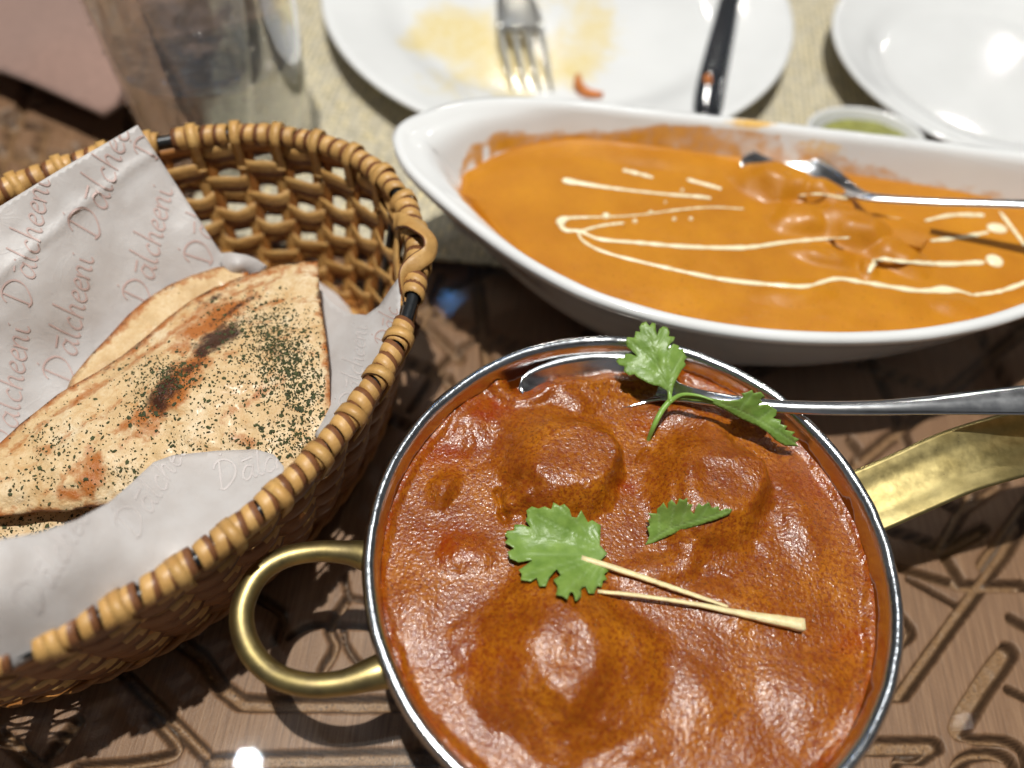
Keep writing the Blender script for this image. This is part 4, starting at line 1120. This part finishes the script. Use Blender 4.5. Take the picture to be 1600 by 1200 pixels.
# twisted cane strap at the end of the basket
tw = np.array([(612, 345, 6.9), (627, 345, 7.3), (650, 352, 7.6), (678, 372, 7.7), (677, 395, 7.5), (650, 412, 7.5), (632, 432, 7.2), (632, 462, 6.6), (640, 490, 5.8), (648, 530, 4.8)])
tw[:, 0] = 642+(tw[:, 0]-642)*.82; P = spline(at(tw[:, 0], tw[:, 1], tw[:, 2]), 60); t_ = np.linspace(0, 1, 60)
up_ = np.stack([np.cos(t_*3.2-1.2)*.9, np.sin(t_*3.2-1.2)*.6-.2, .9+0*t_], -1); V, F = sweep(P, rect(.30, .045), up=up_)
mi = np.zeros(len(F), int); mi[[j for j in range(len(F)-2) if j % 6 in (4, 5)]] = 1
mk('twisted_strap', V, F, [MC1, MC2], bas, mi=mi)
tw = np.array([(600, 300, 6.2), (612, 330, 6.7), (622, 352, 6.6), (618, 400, 5.8), (625, 450, 5.0), (640, 500, 4.4)])
P = spline(at(tw[:, 0], tw[:, 1], tw[:, 2]), 40); V, F = sweep(P, rect(.17, .05), up=(-.8, -.3, .6)); mk('twisted_strap', V, F, [MC1], bas)
# base: plaited foot ring and woven floor
for j in range(3):
    n = 420; s_ = np.arange(n)/n; ph = s_*NS*2*math.pi*.5+j*2*math.pi/3
    P = bw(s_, .30+.17*np.sin(ph*1.0), .16+.16*np.cos(ph)); V, F = tube(P, .13, 8, closed=True, flat=.7); mk('foot_strand', V, F, MC3, bas)
for j in range(-9, 10):
    for ax in (0, 1):
        A_, B_ = (E1, E2) if ax == 0 else (E2, E1); ra, rb = (9.9, 6.4) if ax == 0 else (6.4, 9.9)
        q = j*.68 if ax == 0 else j*1.05
        if abs(q) >= rb*.97: continue
        h = ra*math.sqrt(1-(q/rb)**2); t_ = np.linspace(-h, h, 40)
        P = BC+t_[:, None]*A_+q*B_+np.stack([0*t_, 0*t_, .28+.05*np.cos(t_*3+math.pi*(j % 2)+ax*math.pi)], -1); V, F = sweep(P, rect(.28, .045), up=(0, 0, 1)); mk('floor_strip', V, F, MC1 if ax else MC3, bas)

# ------------------------------------------------------------------ printed paper liner
lin = thing('paper_liner', 'white printed greaseproof paper lining the bread basket', 'paper', (BC[0], BC[1], .6))
FL1 = [(215, 195), (345, 395), (368, 402), (388, 425), (330, 500), (260, 560), (200, 640), (120, 700), (60, 740), (-80, 800), (-110, 600), (-110, 392), (0, 322), (100, 261)]
zp1 = tps([(215, 195, 8.6), (100, 261, 8.4), (0, 322, 8.2), (-110, 392, 7.9), (280, 295, 6.9), (345, 395, 5.3), (388, 425, 4.6), (160, 360, 6.7), (60, 450, 6.4), (250, 420, 5.4), (180, 480, 4.9), (120, 560, 4.3), (0, 600, 4.6), (-100, 620, 4.6), (200, 640, 3.2), (60, 740, 3.0), (-80, 800, 3.0), (330, 500, 3.8)])
pz1 = lambda x, y: zp1(x, y)+.10*fbm(x*.011, y*.011, 51, 3)+.07*np.exp(-(np.abs((x-40)*.62+(y-395)*.78-4*vn(x*.03, y*.03))/7)**1.2)
shell('paper_flap', FL1, 8, pz1, .02, MP, lin)
FL2 = [(500, 452), (520, 474), (545, 490), (572, 492), (592, 478), (612, 448), (627, 428), (625, 480), (612, 545), (592, 598), (560, 645), (520, 684), (500, 694), (470, 640), (480, 540)]
zp2 = tps([(500, 452, 4.6), (545, 490, 5.0), (592, 478, 6.0), (627, 428, 7.0), (612, 545, 6.6), (575, 620, 6.5), (520, 684, 6.4), (540, 560, 5.3), (500, 694, 6.0), (490, 600, 4.6), (470, 600, 4.0), (575, 540, 5.9)])
pz2 = lambda x, y: zp2(x, y)+.05*fbm(x*.02, y*.02, 61, 2)
shell('paper_flap', FL2, 7, pz2, .02, MP, lin)
FL3 = [(-110, 900), (0, 842), (60, 832), (120, 812), (170, 785), (205, 755), (240, 722), (270, 711), (340, 704), (400, 702), (428, 710), (443, 728), (444, 752), (425, 775), (385, 806), (335, 842), (270, 884), (200, 930), (120, 985), (40, 1035), (-40, 1080), (-110, 1100)]
zp3 = tps([(-100, 900, 9.4), (0, 845, 9.1), (60, 832, 8.7), (120, 812, 8.1), (170, 785, 7.5), (205, 755, 6.8), (250, 718, 6.3), (340, 704, 5.9), (415, 705, 6.2), (443, 740, 6.5), (425, 775, 6.6), (335, 842, 6.75), (200, 930, 6.85), (40, 1035, 6.9), (-100, 1095, 6.9), (300, 760, 6.3), (350, 760, 6.1), (220, 830, 7.3), (100, 900, 8.3), (0, 950, 8.5), (290, 820, 6.8)])
pz3 = lambda x, y: zp3(x, y)+.09*fbm(x*.010, y*.010, 71, 3)
shell('paper_flap', FL3, 9, pz3, .02, MP, lin)
FL4 = [(338, 396), (360, 394), (385, 398), (402, 405), (418, 416), (400, 440), (350, 430)]
zp4 = tps([(338, 396, 5.0), (385, 398, 5.4), (418, 416, 4.9), (370, 412, 5.5), (380, 440, 4.6)])
shell('paper_flap', FL4, 6, zp4, .02, MP, lin)
# the base of the liner, under the bread
rr_ = [(lambda th: (BC+E1*9.0*math.cos(th)+E2*5.6*math.sin(th)))(q) for q in np.linspace(0, 2*math.pi, 40, endpoint=False)]
V = np.array([BC+(p_-BC)*f_+np.array([0, 0, .8+1.2*f_**3+.1*vn(p_[0]*f_, p_[1]*f_, 3)]) for f_ in np.linspace(0.02, 1, 12) for p_ in rr_])
mk('paper_base', V, gridF(12, 40, False, True), MP, lin)

GL = {'D': ([[(.25, 1.9), (.18, 1.2), (.1, 0)], [(-.25, 1.55), (-.05, 1.85), (.35, 2.0), (.9, 1.8), (1.3, 1.3), (1.25, .7), (.85, .25), (.3, -.05), (-.1, .12)], [(.42, 2.3), (.5, 2.45)]], 1.7),
      'A': ([[(.78, .85), (.45, .98), (.12, .6), (.12, .15), (.4, .03), (.75, .45), (.88, .95)], [(.88, .95), (.78, .35), (.9, .02), (1.08, .12)], [(.15, 1.4), (.95, 1.45)]], 1.15),
      'l': ([[(.32, 2.15), (.15, 1.1), (.1, .3), (.25, 0), (.42, .12)]], .52),
      'c': ([[(.7, .85), (.48, .97), (.14, .62), (.12, .2), (.36, 0), (.72, .16)]], .8),
      'h': ([[(.34, 2.15), (.2, 1.0), (.1, 0)], [(.15, .5), (.45, .95), (.68, .85), (.65, .3), (.75, 0), (.92, .12)]], 1.0),
      'e': ([[(.14, .48), (.55, .6), (.65, .85), (.42, .98), (.14, .62), (.12, .2), (.38, 0), (.74, .18)]], .8),
      'n': ([[(.08, .92), (.1, .5), (.08, 0)], [(.12, .5), (.4, .95), (.65, .85), (.62, .3), (.72, 0), (.9, .12)]], 1.0),
      'i': ([[(.12, .92), (.12, .2), (.3, 0), (.5, .14)], [(.28, 1.3), (.36, 1.42)]], .5)}


def word(txt, p0, ang, xh, zf, outline, ink, wd=1.45, bend=0.):
    mb_ = MB(); x = 0; ca_, sa_ = math.cos(ang), math.sin(ang); Op = np.array(outline, float)
    for chx in txt:
        st, adv = GL[chx]
        for s_ in st:
            q = spline(np.array(s_), 5*len(s_)) if len(s_) > 2 else np.array(s_, float)
            q = np.stack([(q[:, 0]+x+.16*q[:, 1])*xh, q[:, 1]*xh], -1)
            X_ = p0[0]+q[:, 0]*ca_-q[:, 1]*sa_+bend*q[:, 0]**2; Y_ = p0[1]-q[:, 0]*sa_-q[:, 1]*ca_
            ok = inside(Op, X_, Y_)
            T_ = np.gradient(np.stack([X_, Y_], -1), axis=0); T_ /= np.linalg.norm(T_, axis=1)[:, None]+1e-9; Nn = np.stack([-T_[:, 1], T_[:, 0]], -1)
            hw = wd*(.65+.5*np.abs(T_@np.array([ca_*.6+sa_*.8, -sa_*.6+ca_*-.8])))
            a_ = np.stack([X_, Y_], -1)+Nn*hw[:, None]; b_ = np.stack([X_, Y_], -1)-Nn*hw[:, None]
            for j in range(len(X_)-1):
                if ok[j] and ok[j+1]:
                    qd = np.array([a_[j], a_[j+1], b_[j+1], b_[j]]); P = at(qd[:, 0], qd[:, 1], zf(qd[:, 0], qd[:, 1])+.022)
                    mb_.add(P, [(0, 1, 2, 3)])
        x += adv
    if mb_.n: mb_.build('printed_word', ink, lin)


UPA = math.radians(81)
W = 'DAlcheeni'
word(W, (47, 478), UPA, 24, pz1, FL1, MINK); word(W, (152, 372), math.radians(73), 26, pz1, FL1, MINK); word(W, (232, 475), math.radians(78), 22, pz1, FL1, MINK)
word(W, (330, 412), math.radians(85), 22, pz1, FL1, MINK); word(W, (112, 598), math.radians(80), 24, pz1, FL1, MINK); word(W, (22, 712), math.radians(83), 24.5, pz1, FL1, MINK)
word(W, (245, 248), math.radians(75), 20, pz1, FL1, MINK); word(W, (560, 640), math.radians(84), 16, pz2, FL2, MINKF, 1.1); word('DAlc', (603, 625), math.radians(74), 16, pz2, FL2, MINK, 1.1)
word('DAlc', (612, 540), math.radians(80), 14, pz2, FL2, MINK, 1.0)
word(W, (215, 840), math.radians(60), 24, pz3, FL3, MINKF, 1.3); word('DAlch', (345, 765), math.radians(20), 22, pz3, FL3, MINKF, 1.3); word(W, (60, 960), math.radians(62), 26, pz3, FL3, MINKF, 1.4)

# ------------------------------------------------------------------ naan
def naan(name, label, outl, zc, thick, brown, char, herbs, step, seed, edge=1.0):
    O_ = np.array(outl, float); zf0 = tps(zc)
    UE = O_[:int(len(O_)*.48)]          # the curved upper edge: layers peel parallel to it
    def lay(x, y):
        d, _ = dist_poly(x, y, UE); return d+9*fbm(x*.012, y*.012, seed+20, 3)
    def terr(x, y):
        d = lay(x, y); return big*(.14*ss(27, 21, d)+.12*ss(66, 58, d)+.08*ss(112, 100, d))
    big = 1.0 if len(outl) > 25 else .0
    def zf(x, y):
        d, _ = dist_poly(x, y, O_, True); e = ss(0, 26, d)
        return zf0(x, y)+.07*e+.20*fbm(x*.012+3, y*.012, seed, 3)+.06*fbm(x*.04+y*.02, y*.05-x*.02, seed+5, 3)-terr(x, y)-.06*ss(7, 0, d)
    def br(p):
        d, _ = dist_poly(p[:, 0], p[:, 1], O_, True); v = .75*np.exp(-(d/10)**2)*edge*(.7+.5*fbm(p[:, 0]*.02, p[:, 1]*.02, 8)); l_ = lay(p[:, 0], p[:, 1]); v = np.maximum(v, big*(.55*np.exp(-((l_-22)/6)**2)+.42*np.exp(-((l_-59)/6)**2)+.3*np.exp(-((l_-102)/7)**2))*(.75+.6*fbm(p[:, 0]*.015, p[:, 1]*.015, 12)))
        for (a_, b_, r1, r2, ro, s_) in brown:
            u = ((p[:, 0]-a_)*math.cos(ro)+(p[:, 1]-b_)*math.sin(ro))/r1; q = (-(p[:, 0]-a_)*math.sin(ro)+(p[:, 1]-b_)*math.cos(ro))/r2; v = np.maximum(v, s_*np.exp(-(u*u+q*q)))
        return v
    def chf(p):
        d, _ = dist_poly(p[:, 0], p[:, 1], O_, True); v = .5*np.exp(-(d/6)**2)*(fbm(p[:, 0]*.03, p[:, 1]*.03, 4)+.6)*edge
        for (a_, b_, r1, r2, ro, s_) in char:
            u = ((p[:, 0]-a_)*math.cos(ro)+(p[:, 1]-b_)*math.sin(ro))/r1; q = (-(p[:, 0]-a_)*math.sin(ro)+(p[:, 1]-b_)*math.cos(ro))/r2; v = np.maximum(v, s_*np.exp(-(u*u+q*q)))
        return v
    r = thing(name, label, 'flatbread', at(O_[:, 0].mean(), O_[:, 1].mean(), 4), 'naan pieces in the basket')
    shell('bread', outl, step, zf, thick, MN, r, attrs={'brown': br, 'char': chf})
    mb_ = MB(); g = np.random.RandomState(seed)
    for (cx, cy, sx, sy, n_) in herbs:
        for _ in range(n_):
            x, y = (g.normal(cx, sx), g.normal(cy, sy)); 
            if not inside(O_, x, y): continue
            c = at(x, y, float(zf(np.array([x]), np.array([y]))[0])+.02); L = g.uniform(.012, .042)*(2.2 if g.rand() < .14 else 1); a_ = g.uniform(0, 6.28); b_ = g.uniform(-.5, .5)
            d1 = np.array([math.cos(a_), math.sin(a_), g.uniform(-.2, .35)])*L; d2 = np.array([-math.sin(a_), math.cos(a_), b_])*L*g.uniform(.35, .8)
            P = [c-d1-d2*.5, c-d1*.2-d2, c+d1-d2*.3, c+d1*.5+d2, c-d1*.6+d2*.8]; up_ = c+np.array([0, 0, .02])
            mb_.add(P+[up_], [(0, 1, 5), (1, 2, 5), (2, 3, 5), (3, 4, 5), (4, 0, 5)])
    if mb_.n: o_ = mb_.build('herb_flakes', MHERB, r, smooth=False); o_['kind'] = 'stuff'


NB = [(376, 416), (340, 417), (300, 430), (262, 446), (228, 468), (200, 492), (170, 525), (140, 556), (112, 590), (90, 640), (150, 680), (300, 560), (395, 455), (388, 425)]
naan('naan_piece', 'plain golden naan piece peeking out behind the herbed one', NB, [(376, 416, 5.2), (228, 468, 4.9), (112, 590, 4.6), (150, 680, 4.2), (395, 455, 4.9)], .3, [(225, 478, 30, 8, -.6, .5), (330, 430, 30, 6, -.3, .35)], [(372, 417, 14, 4, 0, .6)], [(300, 450, 40, 10, 15)], 7, 81)
NC = [(-90, 775), (-20, 785), (60, 783), (140, 770), (210, 760), (230, 800), (120, 852), (60, 862), (0, 868), (-90, 880)]
naan('naan_piece', 'lower naan piece showing under the front edge of the herbed one', NC, [(-90, 780, 4.1), (60, 785, 4.1), (210, 760, 4.1), (120, 850, 3.7), (-90, 880, 3.7)], .35, [(60, 800, 60, 8, 0, .3)], [(130, 800, 20, 6, .2, .5)], [(30, 830, 60, 16, 260), (90, 815, 40, 16, 120)], 7, 83)
NA = [(497, 408), (470, 408), (440, 413), (405, 424), (372, 434), (340, 446), (300, 468), (262, 496), (228, 526), (190, 556), (150, 582), (112, 603), (90, 616), (60, 640), (32, 662), (0, 692), (-80, 760), (-95, 790), (-40, 806), (0, 808), (40, 803), (62, 799), (100, 800), (130, 794),
      (170, 790), (300, 810), (400, 790), (455, 745), (485, 710), (512, 690), (517, 640), (514, 560), (506, 500), (499, 450)]
naan('naan_piece', 'large folded naan with dark char spots and dried green herbs', NA,
     [(497, 408, 6.0), (400, 425, 5.7), (300, 468, 5.5), (190, 556, 5.3), (100, 612, 5.3), (0, 692, 5.2), (-90, 770, 5.1), (-90, 800, 4.8), (60, 800, 4.7), (170, 790, 4.8), (400, 790, 4.8), (512, 690, 5.4), (514, 560, 5.8), (350, 560, 5.9), (250, 660, 5.65), (120, 710, 5.4), (430, 640, 5.75)], .26,
     [(335, 500, 85, 15, -.55, .95), (270, 610, 85, 24, -.85, 1.05), (200, 660, 60, 9, -.7, .55), (400, 620, 70, 9, -.5, .5), (118, 598, 26, 8, -.6, .9), (140, 740, 26, 38, .2, .8), (108, 772, 24, 14, 0, .7), (380, 690, 30, 12, .5, .45), (40, 650, 60, 10, -.75, .8), (210, 545, 60, 6, -.65, .6), (430, 425, 40, 6, -.3, .6), (330, 480, 50, 12, -.5, .6), (70, 700, 22, 10, -.5, .55), (440, 540, 60, 30, .5, .25)],
     [(342, 528, 46, 17, -.55, 1.0), (318, 548, 22, 12, -.5, .8), (258, 612, 50, 20, -1.0, .85), (236, 640, 26, 9, -.8, .6), (300, 572, 34, 8, -.7, .55), (370, 480, 50, 5, -.6, .55), (118, 592, 26, 5, -.6, .75), (330, 468, 30, 6, -.5, .6), (30, 660, 40, 6, -.72, .9), (270, 580, 22, 12, 0, .6), (430, 545, 42, 22, .3, .35), (140, 582, 40, 4, -.5, .6), (455, 410, 40, 4, -.1, .7), (330, 446, 30, 4, -.4, .6)],
     [(425, 535, 30, 26, 1000), (455, 580, 26, 30, 700), (395, 490, 50, 22, 420), (262, 585, 36, 18, 560), (215, 640, 20, 14, 120), (250, 650, 110, 70, 420), (475, 640, 22, 50, 520), (85, 690, 30, 16, 130), (110, 700, 70, 60, 160), (60, 750, 30, 18, 120), (190, 740, 26, 12, 90), (300, 690, 50, 20, 150), (400, 600, 60, 40, 420), (440, 690, 34, 14, 260)], 5, 85)
